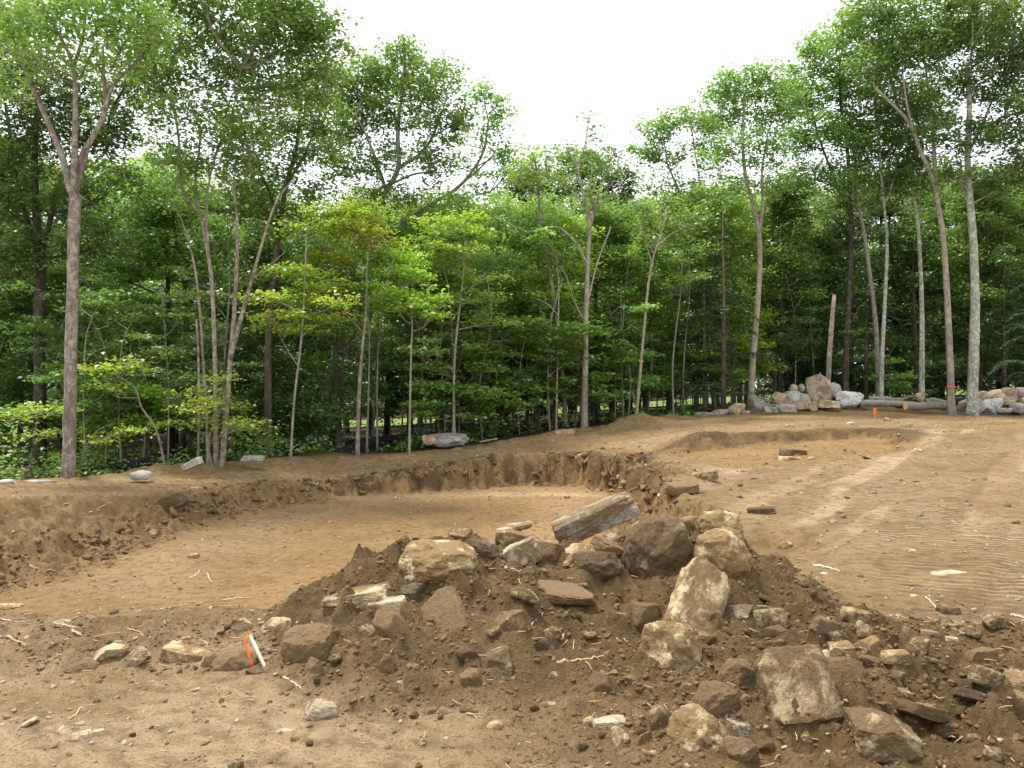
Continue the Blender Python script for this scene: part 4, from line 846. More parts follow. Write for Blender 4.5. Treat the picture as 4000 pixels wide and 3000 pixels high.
def clods():
    pts, rng = scatter_pts(420000, 77, 2.9, 30, half=0.72); z = zones(pts)
    x, y = pts.T; steep = sstep(8.8, 10.8, y)
    dens = 0.04 + 0.9 * np.clip(1.8 * z['mp'], 0, 1) + 0.7 * bump(pts, (2.6, 4.4), (3.2, 2.0), 1) + 0.7 * bump(pts, (1.4, 3.7), (1.9, 1.3), 1) + 0.45 * bump(pts, (-3.0, 5.2), (3.0, 0.9), 1) + 0.7 * sstep(0.9, 0.1, np.abs(z['dp'] - 0.2)) * steep
    dens = dens * (0.35 + 1.3 * sstep(-0.3, 0.4, fbm(pts * 1.5, 3, 99))) * (1 - 0.75 * z['field']) * (1 - z['forest'])
    keep = rng.random(len(pts)) < np.clip(dens, 0, 1) * 0.62
    pts = pts[keep]; h = height(pts) + collar(pts)
    s = 0.006 * (7.0 ** (rng.random(len(pts)) ** 5.0)) * (0.75 + 0.07 * pts[:, 1])
    bank = sstep(1.0, 0.1, np.abs(zones(pts)['dp'] - 0.2)) * sstep(8.8, 10.8, pts[:, 1]); s = s * (1 + 1.8 * bank)
    gn_scatter('soil_clods', np.c_[pts, h + 0.02 * s], s, rng, clod_sources('clod', 'clod', 2, 300), 'crumbs and clods of brown soil over the heap and banks', 'soil')
    pts, rng = scatter_pts(22000, 78, 2.9, 30, half=0.72); z = zones(pts)
    dens = (0.5 + 0.4 * sstep(0, -0.5, z['dp'])) * (1 - z['forest']) * (0.3 + 1.2 * sstep(-0.2, 0.4, fbm(pts * 0.8, 3, 98)))
    pts = pts[rng.random(len(pts)) < dens * 0.6]; h = height(pts) + collar(pts)
    s = 0.006 * (7.0 ** (rng.random(len(pts)) ** 2.2)) * (0.7 + 0.07 * pts[:, 1])
    gn_scatter('gravel', np.c_[pts, h + 0.1 * s], s, rng, clod_sources('grit', 'pebble', 2, 330), 'pale gravel and chips scattered over the bare earth', 'gravel')
clods()

# ------------------------------------------------------------------ roots and sticks
def stick(pxs, r_px, mat, label, group='roots and sticks on the site', lift=0.01, name='root', twig=0):
    pts = []
    for (a, b) in pxs:
        d = hit(a, b); pts.append(P(a, b, d) + np.array([0, 0, lift]))
    d0 = np.mean([p[1] for p in pts]); r = r_px * d0 / FPX; rng = np.random.default_rng(int(pxs[0][0] * 3 + pxs[0][1]))
    c = curve(pts, 5 * len(pts)); c += rng.standard_normal(c.shape) * r * 0.35; c0 = c[0].copy(); c = c - c0
    m = MB(); m.tube(c, np.linspace(r, r * 0.45, len(c)), 7, True, 0.12, rng)
    for k in range(twig):
        i = rng.integers(len(c) // 3, len(c) - 2); dv = (c[i + 1] - c[i - 1]); dv /= np.linalg.norm(dv) + 1e-9
        e = c[i] + (dv + rng.uniform(-1, 1, 3) * np.array([.8, .8, .4])) * r * 12 + np.array([0, 0, r * 2])
        m.tube(curve([c[i], (c[i] + e) / 2 + rng.standard_normal(3) * r, e], 5), np.linspace(r * 0.5, r * 0.2, 5), 5)
    tag(m.build(name, mat, None, c0), label, 'root' if name == 'root' else 'stick', group)
for s in [
    ([(1015, 1248), (1040, 1236), (1075, 1232), (1108, 1226)], 4, 'root_wood', 'thick forked tan root sprawling under the cream flat boulder', 2),
    ([(1092, 1232), (1115, 1236), (1138, 1250)], 4.5, 'root_wood', 'stubby split root with an orange broken end', 0),
    ([(1140, 1230), (1150, 1205), (1170, 1180), (1200, 1166), (1240, 1170)], 2.5, 'root_pale', 'long pale root curling up to the propped slab', 3),
    ([(1202, 1436), (1240, 1432), (1280, 1426), (1305, 1420)], 4, 'root_wood', 'brown split root lying across the heap face', 1),
    ([(1188, 1380), (1212, 1384), (1218, 1372)], 2.2, 'root_pale', 'short hooked pale root on the heap face', 1),
    ([(1140, 1362), (1155, 1345), (1176, 1325)], 1.4, 'root_pale', 'thin pale rootlet slanting on the heap face', 0),
    ([(1236, 1428), (1238, 1405), (1240, 1385)], 1.1, 'root_pale', 'hair-thin pale rootlet hanging above the split root', 0),
    ([(1358, 1222), (1364, 1196), (1384, 1180), (1382, 1150)], 1.6, 'root_pale', 'thin pale rootlet winding over the largest boulder', 0),
    ([(1410, 1262), (1440, 1260), (1480, 1256)], 1.5, 'root_pale', 'thin pale rootlet under the largest boulder', 0),
    ([(985, 1252), (1010, 1243), (1034, 1240)], 2, 'root_wood', 'thin brown root beside the thick forked one', 1),
    ([(970, 1428), (985, 1418), (998, 1410)], 2, 'root_pale', 'short pale stick on the soil face', 0),
    ([(1000, 1545), (1020, 1548), (1045, 1558)], 2.4, 'root_wood', 'frayed brown root above the orange tan cobble', 2),
    ([(612, 1466), (640, 1482), (664, 1500)], 2.4, 'root_pale', 'pale crooked root at the stake end of the heap', 1),
    ([(565, 1408), (590, 1406), (612, 1412)], 1.6, 'root_pale', 'thin pale root beside the survey stake', 0),
    ([(635, 1360), (645, 1340), (648, 1320)], 1.6, 'root_pale', 'thin pale twig arching over the stone beyond the stake', 0),
    ([(690, 1365), (672, 1345), (660, 1335)], 1.6, 'root_pale', 'thin pale twig crossing the arching one', 0),
    ([(1690, 1620), (1720, 1602), (1738, 1580)], 2.4, 'root_pale', 'pale root below the wide grey slab', 1),
    ([(1700, 1568), (1716, 1580), (1722, 1604)], 1.8, 'root_pale', 'pale hooked rootlet below the wide grey slab', 0),
    ([(1788, 1338), (1794, 1350), (1796, 1360)], 2.4, 'root_pale', 'short pale stick on the muddy block', 0),
    ([(1776, 1345), (1784, 1360), (1790, 1372)], 2.0, 'root_pale', 'second short pale stick on the muddy block', 0),
    ([(1655, 1380), (1675, 1366), (1700, 1354)], 2.4, 'root_pale', 'straight pale stick beside the small white flake', 0),
    ([(1760, 1222), (1790, 1229), (1815, 1235)], 3.0, 'root_pale', 'pale split branch on the margin of the tracked field', 0),
    ([(2000, 1292), (2018, 1310), (2030, 1330)], 1.8, 'root_pale', 'slim grey stick on the upper rubble', 0),
    ([(2060, 1300), (2090, 1316), (2106, 1326)], 2.6, 'root_dark', 'dark stick on the upper rubble', 0),
    ([(1952, 1525), (1955, 1505), (1960, 1488)], 2.4, 'root_pale', 'pale stub of wood standing before the pale grey plate', 0),
    ([(1820, 1652), (1860, 1640), (1905, 1640)], 2.4, 'root_pale', 'pale fibrous root under the five-sided block', 2),
    ([(2185, 1330), (2200, 1334), (2215, 1338)], 3.0, 'root_pale', 'pale chunk of wood on the field margin', 0),
    ([(155, 1365), (180, 1376), (212, 1390)], 3.2, 'root_wood', 'peeled brown root below the cream flagstone', 1),
    ([(15, 1378), (40, 1390), (58, 1398)], 3.0, 'root_wood', 'thick brown root among the near-rim debris', 1),
    ([(110, 1395), (130, 1388), (148, 1382)], 2.0, 'root_pale', 'pale stick below the peeled brown root', 0),
    ([(0, 1340), (30, 1345), (58, 1346)], 1.6, 'root_pale', 'thin stick beside the flat tan rim stone', 1),
    ([(20, 1365), (60, 1360), (95, 1352)], 1.6, 'root_wood', 'thin straight stick above the thick rim root', 0),
    ([(378, 1388), (410, 1382), (440, 1390), (456, 1402)], 3.4, 'root_wood', 'barky root arching over the long tan boulder', 1),
    ([(275, 1362), (300, 1368), (316, 1382)], 1.8, 'root_wood', 'crooked twig behind the undercut boulder', 1),
    ([(150, 1558), (165, 1545), (175, 1530)], 1.6, 'root_pale', 'pale hooked twig in the flattened soil', 1),
    ([(60, 1222), (90, 1232), (122, 1234)], 2.6, 'root_wood', 'fallen root at the foot of the pit bank', 1),
    ([(48, 1210), (70, 1225), (95, 1236)], 2.2, 'root_wood', 'second fallen root at the foot of the pit bank', 1),
    ([(410, 1250), (425, 1242), (432, 1232)], 1.4, 'root_pale', 'thin pale stick slanting on the pit floor', 0),
    ([(448, 1240), (452, 1250), (456, 1258)], 1.4, 'root_pale', 'short pale stick beside the slanting one', 0),
    ([(480, 1298), (510, 1294), (548, 1292)], 1.4, 'root_pale', 'long thin stick lying across the pit floor', 1),
    ([(130, 1092), (150, 1090), (172, 1096)], 2.2, 'root_wood', 'tan stick on the rim above the pit bank', 0),
    ([(180, 1112), (200, 1106), (222, 1100)], 1.8, 'root_pale', 'pale root poking from the pit bank', 1),
    ([(1478, 1008), (1500, 1014), (1520, 1026)], 1.8, 'root_wood', 'bent root sticking out at the pit corner', 1),
    ([(1450, 885), (1470, 883), (1490, 886)], 1.2, 'root_pale', 'pale bent stick on the crest before the far pile', 0)]:
    stick(s[0], s[1], s[2], s[3], twig=s[4], name='root' if 'root' in s[3] else 'stick')
def bank_roots():
    rng = np.random.default_rng(70); m = MB()
    for k in range(150):
        px = rng.uniform(640, 1390); py = np.interp(px, [640, 700, 900, 1150, 1390], [1050, 1045, 1022, 1000, 1000]) + rng.uniform(-4, 14); d = hit(px, py); c = P(px, py, d) + np.array([0, -0.03, 0.03])
        L = rng.uniform(0.08, 0.35); e = c + np.array([rng.uniform(-.5, .5) * L, -0.4 * L, -rng.uniform(0.1, 0.8) * L]); m.tube(curve([c, (c + e) / 2 + rng.standard_normal(3) * 0.12 * L, e], 5), np.linspace(0.009, 0.004, 5), 4)
    tag(m.build('root_hairs', 'root_wood'), 'torn rootlets hanging from the dark topsoil bank', 'roots', kind='stuff')
bank_roots()
def litter():
    pts, rng = scatter_pts(1500, 79, 3.2, 26); z = zones(pts); pts = pts[(z['forest'] < 0.2) & (rng.random(len(pts)) < 0.25 + 0.6 * (z['field'] < 0.3))][:700]
    h = height(pts) + collar(pts); m = MB()
    for (x, y), zz in zip(pts, h):
        a = rng.uniform(0, 6.28); L = rng.uniform(0.03, 0.10) * (0.6 + 0.09 * y); dv = np.array([math.cos(a), math.sin(a), rng.uniform(-.1, .35)]) * L
        c = np.array([x, y, zz + 0.008]); m.tube([c - dv * 0.5 + (0, 0, 0.01), c + rng.standard_normal(3) * L * 0.06 + (0, 0, 0.012), c + dv * 0.5 + (0, 0, .01)], [0.0016 + 0.0004 * y] * 3, 4)
    tag(m.build('twig_litter', 'root_wood'), 'fine broken twigs and rootlets littering the bare earth', 'litter', kind='stuff')
litter()

# ------------------------------------------------------------------ stakes, silt fence, logs
def survey_stake():
    d = hit(574, 1444); b = P(575, 1446, d); t = P(537, 1366, d + 0.05); root = tag(empty('survey_stake', b), 'slim white lath survey stake leaning over, with orange ribbon', 'stake')
    ax = (t - b); L = np.linalg.norm(ax); M = Vector(ax).to_track_quat('Z', 'Y').to_matrix().to_4x4()
    m = MB(); m.box(ax * 0.46, 0.019, 0.009, L * 0.96, M); m.build('lath', 'stake_wood', root, smooth=False)
    m = MB(); m.box(ax * 0.975, 0.020, 0.010, L * 0.075, M); m.build('painted_tip', 'orange_paint', root, smooth=False)
    m = MB(); top = ax * 0.93 + np.array([-0.008, -0.012, 0]); e = P(545, 1440, d - 0.02) - b
    c = curve([top, top + (-0.012, -0.01, -0.05), (top + e) / 2 + (-0.012, 0, 0), e], 9); V = []; F = []
    for i, q in enumerate(c):
        wv = 0.0065 * (1 + 0.35 * math.sin(i * 1.9)); V += [q + (-wv, 0.006 * math.sin(i * 2.1), 0), q + (wv, -0.006 * math.sin(i * 1.3), 0)]
        if i: F.append((2 * i - 2, 2 * i - 1, 2 * i + 1, 2 * i))
    m.add(np.array(V), F); o = m.build('ribbon', 'orange_ribbon', root); s = o.modifiers.new('thick', 'SOLIDIFY'); s.thickness = 0.0015
survey_stake()
def far_stake():
    d = hit(1890, 914); b = P(1890, 915, d); root = tag(empty('survey_stake', b), 'short upright stake with orange painted head on the far field', 'stake')
    H = 34 * d / FPX
    m = MB(); m.box((0, 0, H * 0.3), 0.04, 0.02, H * 0.62); m.build('lath', 'root_wood', root, smooth=False)
    m = MB(); m.box((0, 0, H * 0.80), 0.075, 0.028, H * 0.38); m.build('painted_tip', 'orange_paint', root, smooth=False)
far_stake()
def silt_fence(path, hgt, label):
    pts = [P(a, b, d) for a, b, d in path]; base = pts[0].copy(); root = tag(empty('silt_fence', base), label, 'silt fence')
    c = curve(pts, 26); V = []; F = []; rng = np.random.default_rng(5)
    for i, q in enumerate(c):
        u = i / 25; g = hz(q[0], q[1]); hh = np.interp(u, np.linspace(0, 1, len(hgt)), hgt) * (1 + 0.06 * math.sin(i * 1.7))
        for k in range(4):
            V.append(np.array([q[0] + 0.02 * math.sin(i + k), q[1] + 0.05 * math.sin(i * 0.9 + k * 1.2), g - 0.1 + (hh + 0.1) * k / 3]) - base)
        if i: F += [(4 * i - 4 + k, 4 * i + k, 4 * i + k + 1, 4 * i - 3 + k) for k in range(3)]
    m = MB(); m.add(np.array(V), F); o = m.build('fabric', 'fence_fabric', root); s = o.modifiers.new('thick', 'SOLIDIFY'); s.thickness = 0.006
    for i in (1, 13, 24):
        q = c[i]; g = hz(q[0], q[1]); m = MB(); hh = np.interp(i / 25, np.linspace(0, 1, len(hgt)), hgt)
        m.box(np.array([q[0], q[1] + 0.06, g + hh * 0.45]) - base, 0.035, 0.035, hh * 1.1 + 0.1); m.build('post', 'root_wood', root, smooth=False)
silt_fence([(175, 1036, 20.6), (280, 1026, 21.2), (330, 1020, 21.6), (385, 1013, 22)], [0.08, 0.20, 0.28, 0.25], 'low sagging black silt fence behind the rounded grey boulder')
silt_fence([(715, 985, 25.4), (770, 976, 25.8), (815, 966, 26.3), (855, 956, 27)], [0.06, 0.35, 0.48, 0.45], 'black silt fence rising behind the thin grey trunks')
def log(a, b, r, label, bark='bark_grey', seed=1):
    r *= 0.72; A, B = P(*a), P(*b); rng = np.random.default_rng(seed); root = tag(empty('felled_log', A), label, 'log', 'felled logs by the stone pile')
    c = curve([A * 0, (B - A) * 0.33 + rng.standard_normal(3) * 0.04, (B - A) * 0.66 + rng.standard_normal(3) * 0.04, B - A], 14)
    m = MB(); m.tube(c, np.linspace(r, r * 0.82, 14), 14, False, 0.05, rng); m.build('bark', bark, root)
    for q, n, rr in ((c[0], c[0] - c[1], r), (c[-1], c[-1] - c[-2], r * 0.82)):
        n = n / np.linalg.norm(n); m = MB(); m.tube([q - n * 0.03, q + n * 0.004], [rr * 0.97, rr * 0.95], 14); m.build('cut_end', 'cut_wood', root, smooth=False)
log((1858, 871, 32.6), (1957, 873, 32.2), 0.20, 'mossy felled log nearest the squat lichen boulder'.replace('nearest', 'touching'), seed=1)
log((1956, 876, 31.9), (2056, 879, 32.2), 0.25, 'thick felled log running up to the pinkish taped trunk', seed=2)
log((1877, 862, 33.4), (1950, 864, 33.2), 0.17, 'felled log lying behind the mossy one', seed=3)
log((2000, 866, 33.4), (2060, 872, 33.2), 0.15, 'thin felled log behind the thick one', 'bark_grey', seed=4)
log((2052, 887, 32.4), (2100, 868, 32.9), 0.14, 'dark log leaning onto the stone pile', 'bark_brown', seed=5)
log((1905, 868, 33.0), (1990, 858, 33.9), 0.12, 'slim felled log slanting across the others', 'bark_grey', seed=6)

bank_soil()
# ------------------------------------------------------------------ trees
def leaf_mesh(name, C, size, rng, flat=0.55, tint=None, aspect=0.62):
    """one diamond-shaped leaf face per row of C"""
    n = len(C); th = rng.uniform(0, 2 * math.pi, n)
    nz = rng.standard_normal((n, 3)); nz[:, 2] = np.abs(nz[:, 2]) + flat * 2.0; nz /= np.linalg.norm(nz, axis=1)[:, None]
    a = np.c_[np.cos(th), np.sin(th), np.zeros(n)]; a -= nz * np.sum(a * nz, 1)[:, None]; a /= np.linalg.norm(a, axis=1)[:, None]
    b = np.cross(nz, a); L = (size * rng.uniform(0.5, 1.5, n))[:, None]; W = L * aspect
    v = np.empty((n, 4, 3)); v[:, 0] = C - a * L * 0.5; v[:, 1] = C + b * W * 0.5 + a * L * 0.08 + nz * L * 0.08; v[:, 2] = C + a * L * 0.5 - nz * L * 0.1; v[:, 3] = C - b * W * 0.5 + a * L * 0.08 + nz * L * 0.08
    me = mesh_np(name, v.reshape(-1, 3), np.arange(4 * n).reshape(n, 4), smooth=False)
    if tint is None: tint = rng.random(n)
    at = me.attributes.new('tint', 'FLOAT', 'FACE'); at.data.foreach_set('value', np.clip(tint, 0, 1).astype(np.float32))
    return me
def blob_leaves(blobs, rng, tau, size, per=30, crad=0.38, flatc=0.55):
    """blobs: (centre, (rx, ry, rz), density). Leaves in clusters near the outside of each ellipsoid"""
    Cs, Ts, anchors = [], [], []
    for c, r, dn in blobs:
        area = math.pi * r[0] * r[2]; n = int(area * tau * dn / (0.5 * size * size * 0.62 * 0.55)); nc = max(3, int(n / per))
        u = rng.standard_normal((nc, 3)); u /= np.linalg.norm(u, axis=1)[:, None]; u *= (rng.random(nc) ** 0.42)[:, None]
        cc = np.asarray(c) + u * np.asarray(r); anchors.append(cc)
        k = rng.poisson(per, nc) + 3; idx = np.repeat(np.arange(nc), k)
        cr = crad * rng.uniform(0.6, 1.35, nc)
        off = rng.standard_normal((len(idx), 3)) * np.array([1, 1, flatc]) * cr[idx][:, None] * 0.62
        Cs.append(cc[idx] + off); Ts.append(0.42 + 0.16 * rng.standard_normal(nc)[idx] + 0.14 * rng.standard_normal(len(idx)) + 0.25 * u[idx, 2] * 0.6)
    return np.concatenate(Cs), np.concatenate(Ts), anchors
def grow(mb, skel, blobs, anchors, rng, rl, tw=6, up=0.35):
    """a limb from the skeleton to each blob, twigs from the limb to its leaf clusters"""
    sk = np.array(skel)
    for (c, r, dn), an in zip(blobs, anchors):
        hub = np.asarray(c) + np.array([0, 0, -0.35 * r[2]])
        d = np.linalg.norm(sk - hub, axis=1) + 1.6 * np.maximum(sk[:, 2] - hub[2] + 0.3, 0)
        s = sk[np.argmin(d)]; mid = (s + hub) / 2 + rng.standard_normal(3) * 0.08 * np.linalg.norm(hub - s) + np.array([0, 0, -up * 0.1 * np.linalg.norm(hub - s)])
        L = np.linalg.norm(hub - s); rr = min(rl, 0.012 + 0.018 * L)
        cv = curve([s, mid, hub, np.asarray(c) + np.array([0, 0, 0.5 * r[2]])], 8); mb.tube(cv, np.linspace(rr, rr * 0.35, 8), 5, False)
        for k in rng.choice(len(an), min(tw, len(an)), replace=False):
            b = cv[rng.integers(2, 7)]; e = an[k]; m = (b + e) / 2 + rng.standard_normal(3) * 0.08 + np.array([0, 0, 0.06]); mb.tube(curve([b, m, e], 5), np.linspace(rr * 0.45, 0.004, 5), 4, False)
def tree_root(name, base, label, group): return tag(empty(name, base), label, 'tree', group)
def to_m(px, d): return px * d / FPX
def hero(name, d, stems, blobs, leaf, bark, label, tau=1.45, size=0.125, per=32, group='trees at the forest edge', limb=0.07, flatc=0.55, flat=0.55, tw=6, seed=0, crad=0.38, spread=0.8, fat=1.05):
    """stems: list of (list of (px, py), width at start px, width at end px). The first point of the first stem is the base."""
    rng = np.random.default_rng(int(stems[0][0][0][0] * 3 + d * 11) + seed)
    b0 = P(*stems[0][0][0], d); gz = hz(b0[0], b0[1]); base = np.array([b0[0], b0[1], gz - 0.15])
    root = tree_root(name, base, label, group); mb = MB(); skel = []
    for si, (pl, w0, w1) in enumerate(stems):
        dy = 0.0 if si == 0 else rng.uniform(-1, 1) * spread
        L = len(pl); pts = []
        for i, (a, b) in enumerate(pl):
            sw = 5.0 * math.sin(1.7 * i + stems[0][0][0][0]) if name == 'sapling' and i else 0.0
            q = P(a + sw, b, d + (dy * i / max(L - 1, 1)))
            pts.append(q)
        if si == 0 or abs(pl[0][1] - stems[0][0][0][1]) < 30: pts[0][2] = hz(pts[0][0], pts[0][1]) - 0.15
        n = max(8, 4 * L); c = curve(pts, n) - base; r = np.linspace(to_m(w0, d) / 2, to_m(w1, d) / 2, n)
        if pl[0][1] > 830: r[0] *= 1.35; r[1] *= 1.08
        mb.tube(c, r, 10 if w0 > 9 else 7, True, 0.045, rng); skel += list(c[n // 3:] if si == 0 else c)
    bl = []
    for b in blobs:
        cx, cy, rx, ry = b[:4]; rx, ry = rx * fat, ry * (fat if fat < 1.24 else 0.85); dn = b[4] if len(b) > 4 else 1.0
        q = P(cx, cy, d + rng.uniform(-1, 1) * spread) - base
        R = to_m(rx, d); bl.append((q, (R, R * rng.uniform(0.75, 1.0), to_m(ry, d)), dn))
    C, T, an = blob_leaves(bl, rng, tau, size, per, crad, flatc)
    for b in blobs:
        if len(b) > 5:
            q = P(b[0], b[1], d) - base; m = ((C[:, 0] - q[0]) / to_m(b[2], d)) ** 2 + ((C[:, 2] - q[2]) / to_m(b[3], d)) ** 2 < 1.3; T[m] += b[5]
    grow(mb, skel, bl, an, rng, limb, tw)
    mb.build('trunk', bark, root)
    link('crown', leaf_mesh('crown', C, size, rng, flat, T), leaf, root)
    return root

hero('broadleaf_tree', 19.4, [
    ([(148, 1034), (151, 900), (155, 700), (160, 500), (163, 420)], 27, 23),
    ([(160, 430), (150, 400), (136, 343), (115, 290), (80, 210), (56, 147), (45, 80), (10, 17)], 16, 5),
    ([(56, 147), (30, 122), (7, 100)], 7, 4), ([(84, 205), (100, 170), (98, 150)], 5, 2.5),
    ([(161, 430), (161, 350), (163, 245), (158, 147), (130, 80), (80, 10)], 16, 4),
    ([(158, 147), (180, 75), (185, 0), (186, -60)], 8, 4), ([(175, 165), (195, 120), (213, 98)], 6, 3),
    ([(166, 400), (180, 330), (196, 304), (227, 238), (224, 170), (222, 100)], 15, 5),
    ([(227, 235), (245, 185), (297, 130), (336, 87), (354, 49)], 8, 3), ([(241, 150), (266, 98), (308, 45)], 6, 3), ([(165, 425), (180, 370), (191, 325)], 8, 4)],
    [(30, 70, 80, 55), (130, 40, 100, 60), (250, 40, 90, 60), (330, 60, 50, 50), (90, 130, 70, 45, .7), (210, 120, 60, 40, .6), (100, -60, 140, 70), (280, -60, 130, 70), (10, 180, 60, 40, .7), (300, 130, 40, 35, .5), (0, -20, 90, 70)],
    'leaf_pale', 'bark_tan', 'tall bare tan trunk forking into many upright limbs beside the silt fence', tau=1.35, tw=8)
hero('broadleaf_tree', 24.5, [
    ([(85, 985), (86, 850), (84, 700), (88, 580), (80, 480), (75, 350), (82, 200)], 27, 10),
    ([(86, 560), (60, 480), (36, 380), (20, 280), (5, 180)], 13, 5), ([(88, 560), (110, 470), (130, 390), (170, 340), (230, 280)], 12, 4)],
    [(60, 220, 110, 90), (20, 330, 80, 70), (150, 300, 90, 70, .8), (240, 290, 80, 60), (290, 220, 70, 50), (120, 420, 80, 45, .8), (20, 440, 70, 45), (230, 400, 80, 50, .8), (100, 530, 90, 40), (220, 510, 80, 45), (30, 560, 70, 45), (0, 120, 90, 80), (180, 180, 80, 60, .8), (300, 130, 80, 60)],
    'leaf_dark', 'bark_dark', 'dark blotchy trunk with low heavy crown behind the tan forked tree', tau=1.45, size=0.13)
hero('broadleaf_tree', 21.3, [
    ([(467, 1000), (466, 880), (463, 740), (458, 620), (445, 520), (430, 455), (410, 430), (392, 400), (387, 310), (376, 230), (366, 160)], 12, 4),
    ([(478, 1002), (490, 880), (498, 770), (505, 690), (511, 590), (512, 480), (500, 400), (470, 380)], 13, 5),
    ([(498, 775), (520, 690), (545, 600), (562, 540), (580, 480), (600, 430), (640, 380)], 10, 3), ([(545, 605), (580, 575), (615, 545)], 5, 2),
    ([(450, 1000), (446, 900), (440, 800), (434, 700), (424, 600), (411, 535), (390, 470), (360, 430)], 8, 3),
    ([(427, 1000), (430, 880), (428, 760), (424, 690)], 6, 4),
    ([(425, 460), (422, 385), (431, 315), (428, 270), (402, 200)], 7, 3), ([(422, 415), (400, 395), (375, 370)], 4, 2), ([(450, 560), (447, 430), (470, 320), (500, 250), (520, 150)], 6, 3)],
    [(390, 70, 100, 60), (470, 150, 90, 60), (340, 180, 70, 60, .8), (500, 60, 100, 60), (420, 250, 90, 50, .7), (600, 80, 90, 70), (660, 50, 80, 60), (560, 190, 80, 60, .8), (450, 350, 80, 50, .6), (540, 320, 70, 50, .7), (640, 200, 70, 60, .8), (360, 330, 60, 50, .6), (450, -30, 130, 60), (620, -20, 110, 60), (700, 130, 45, 60), (400, 420, 60, 40, .6)],
    'leaf_canopy', 'bark_tan', 'clump of slender curving tan stems rising from one foot', tau=1.45, size=0.12)
hero('broadleaf_tree', 25.5, [
    ([(580, 978), (579, 860), (580, 720), (590, 600), (606, 480), (618, 400), (640, 320), (650, 220)], 18, 7), ([(606, 480), (575, 400), (540, 330), (500, 260)], 8, 3), ([(618, 400), (660, 330), (690, 250)], 8, 3)],
    [(560, 390, 90, 60), (640, 330, 80, 60), (660, 430, 70, 45, .7), (500, 430, 70, 45), (690, 260, 60, 60), (600, 250, 80, 60), (520, 280, 70, 60), (700, 180, 50, 60), (600, 480, 70, 35)],
    'leaf_canopy', 'bark_brown', 'straight grey-brown trunk standing between stem clump and yellow maple', tau=1.3)
hero('broadleaf_tree', 27.5, [([(394, 975), (398, 860), (402, 700), (396, 600), (380, 520), (370, 440)], 13, 6), ([(398, 620), (430, 560), (460, 520)], 5, 2), ([(390, 570), (350, 530), (310, 500)], 5, 2)],
    [(480, 510, 70, 40), (400, 470, 80, 40), (320, 450, 70, 45), (300, 540, 70, 35), (370, 560, 60, 30), (440, 580, 60, 30)], 'leaf_under', 'bark_dark', 'dim dark trunk with layered leaves behind the stem clump', tau=1.5)
hero('oak_tree', 30.0, [
    ([(688, 962), (700, 880), (722, 780), (740, 660), (765, 570), (800, 490), (830, 420), (860, 365), (859, 300), (863, 240)], 24, 8),
    ([(835, 415), (812, 345), (790, 290), (770, 250)], 9, 3), ([(858, 365), (915, 325), (945, 270), (965, 210)], 9, 3), ([(850, 395), (900, 375), (960, 372)], 6, 2.5)],
    [(860, 150, 70, 50), (790, 170, 60, 50), (930, 190, 60, 45), (780, 260, 55, 55), (860, 240, 60, 40, .8), (930, 270, 70, 40, .8), (770, 350, 50, 40, .8), (960, 160, 30, 30), (740, 200, 40, 60), (830, 330, 55, 35, .5), (990, 250, 30, 30, .7), (930, 350, 60, 35, .8), (880, 420, 70, 30, .7), (800, 440, 60, 40, .7), (875, 105, 28, 20), (720, 330, 40, 50, .8)],
    'leaf_canopy', 'bark_grey', 'broad-crowned oak with a leaning grey trunk above the yellow maple', tau=1.45, size=0.14, per=34, limb=0.06, crad=0.42, fat=1.2)
hero('oak_tree', 31.5, [
    ([(700, 958), (740, 800), (790, 620), (830, 530), (868, 484), (920, 448), (985, 408), (1020, 370), (1045, 325), (1055, 260)], 20, 4), ([(985, 408), (1035, 365), (1070, 330)], 6, 2.5), ([(930, 445), (985, 440), (1030, 420)], 5, 2)],
    [(1045, 200, 35, 30, .9), (1080, 245, 32, 45, .9), (1045, 275, 30, 30, .7), (1080, 320, 50, 25, .7), (1010, 300, 40, 30, .6), (1100, 360, 40, 25, .6), (1000, 350, 40, 25, .6), (960, 440, 60, 25, .8), (1050, 400, 40, 25, .7)],
    'leaf_canopy', 'bark_grey', 'slanting oak limb reaching out over the gap from a leaning trunk', tau=1.2, size=0.14)
hero('broadleaf_tree', 29.0, [
    ([(1262, 924), (1264, 800), (1266, 680), (1270, 560), (1273, 480), (1258, 410), (1240, 340)], 15, 5),
    ([(1273, 500), (1290, 430), (1310, 370), (1330, 320)], 7, 2), ([(1272, 490), (1282, 455), (1320, 425), (1350, 385)], 5, 2), ([(1268, 570), (1240, 520), (1200, 490), (1140, 500), (1090, 478)], 6, 2),
    ([(1262, 440), (1220, 400), (1180, 380), (1120, 370)], 5, 2), ([(1245, 360), (1262, 320), (1270, 270), (1274, 245)], 4, 2), ([(1270, 650), (1290, 570), (1320, 490)], 5, 2), ([(1266, 700), (1240, 650), (1220, 590), (1190, 560)], 4, 1.5), ([(1282, 455), (1275, 400), (1285, 340)], 4, 1.5)],
    [(1273, 250, 14, 18, .5), (1285, 290, 22, 25, .4), (1240, 330, 40, 25, .4), (1330, 320, 25, 30, .4), (1300, 370, 45, 30, .45), (1180, 340, 30, 20, .4), (1220, 380, 50, 30, .45), (1180, 745, 50, 7, .8), (1290, 430, 60, 25, .4)],
    'leaf_canopy', 'bark_birch', 'pinkish bare-limbed tree with sparse leaves standing alone on the crest', tau=1.4, size=0.14, per=18, fat=1.0)
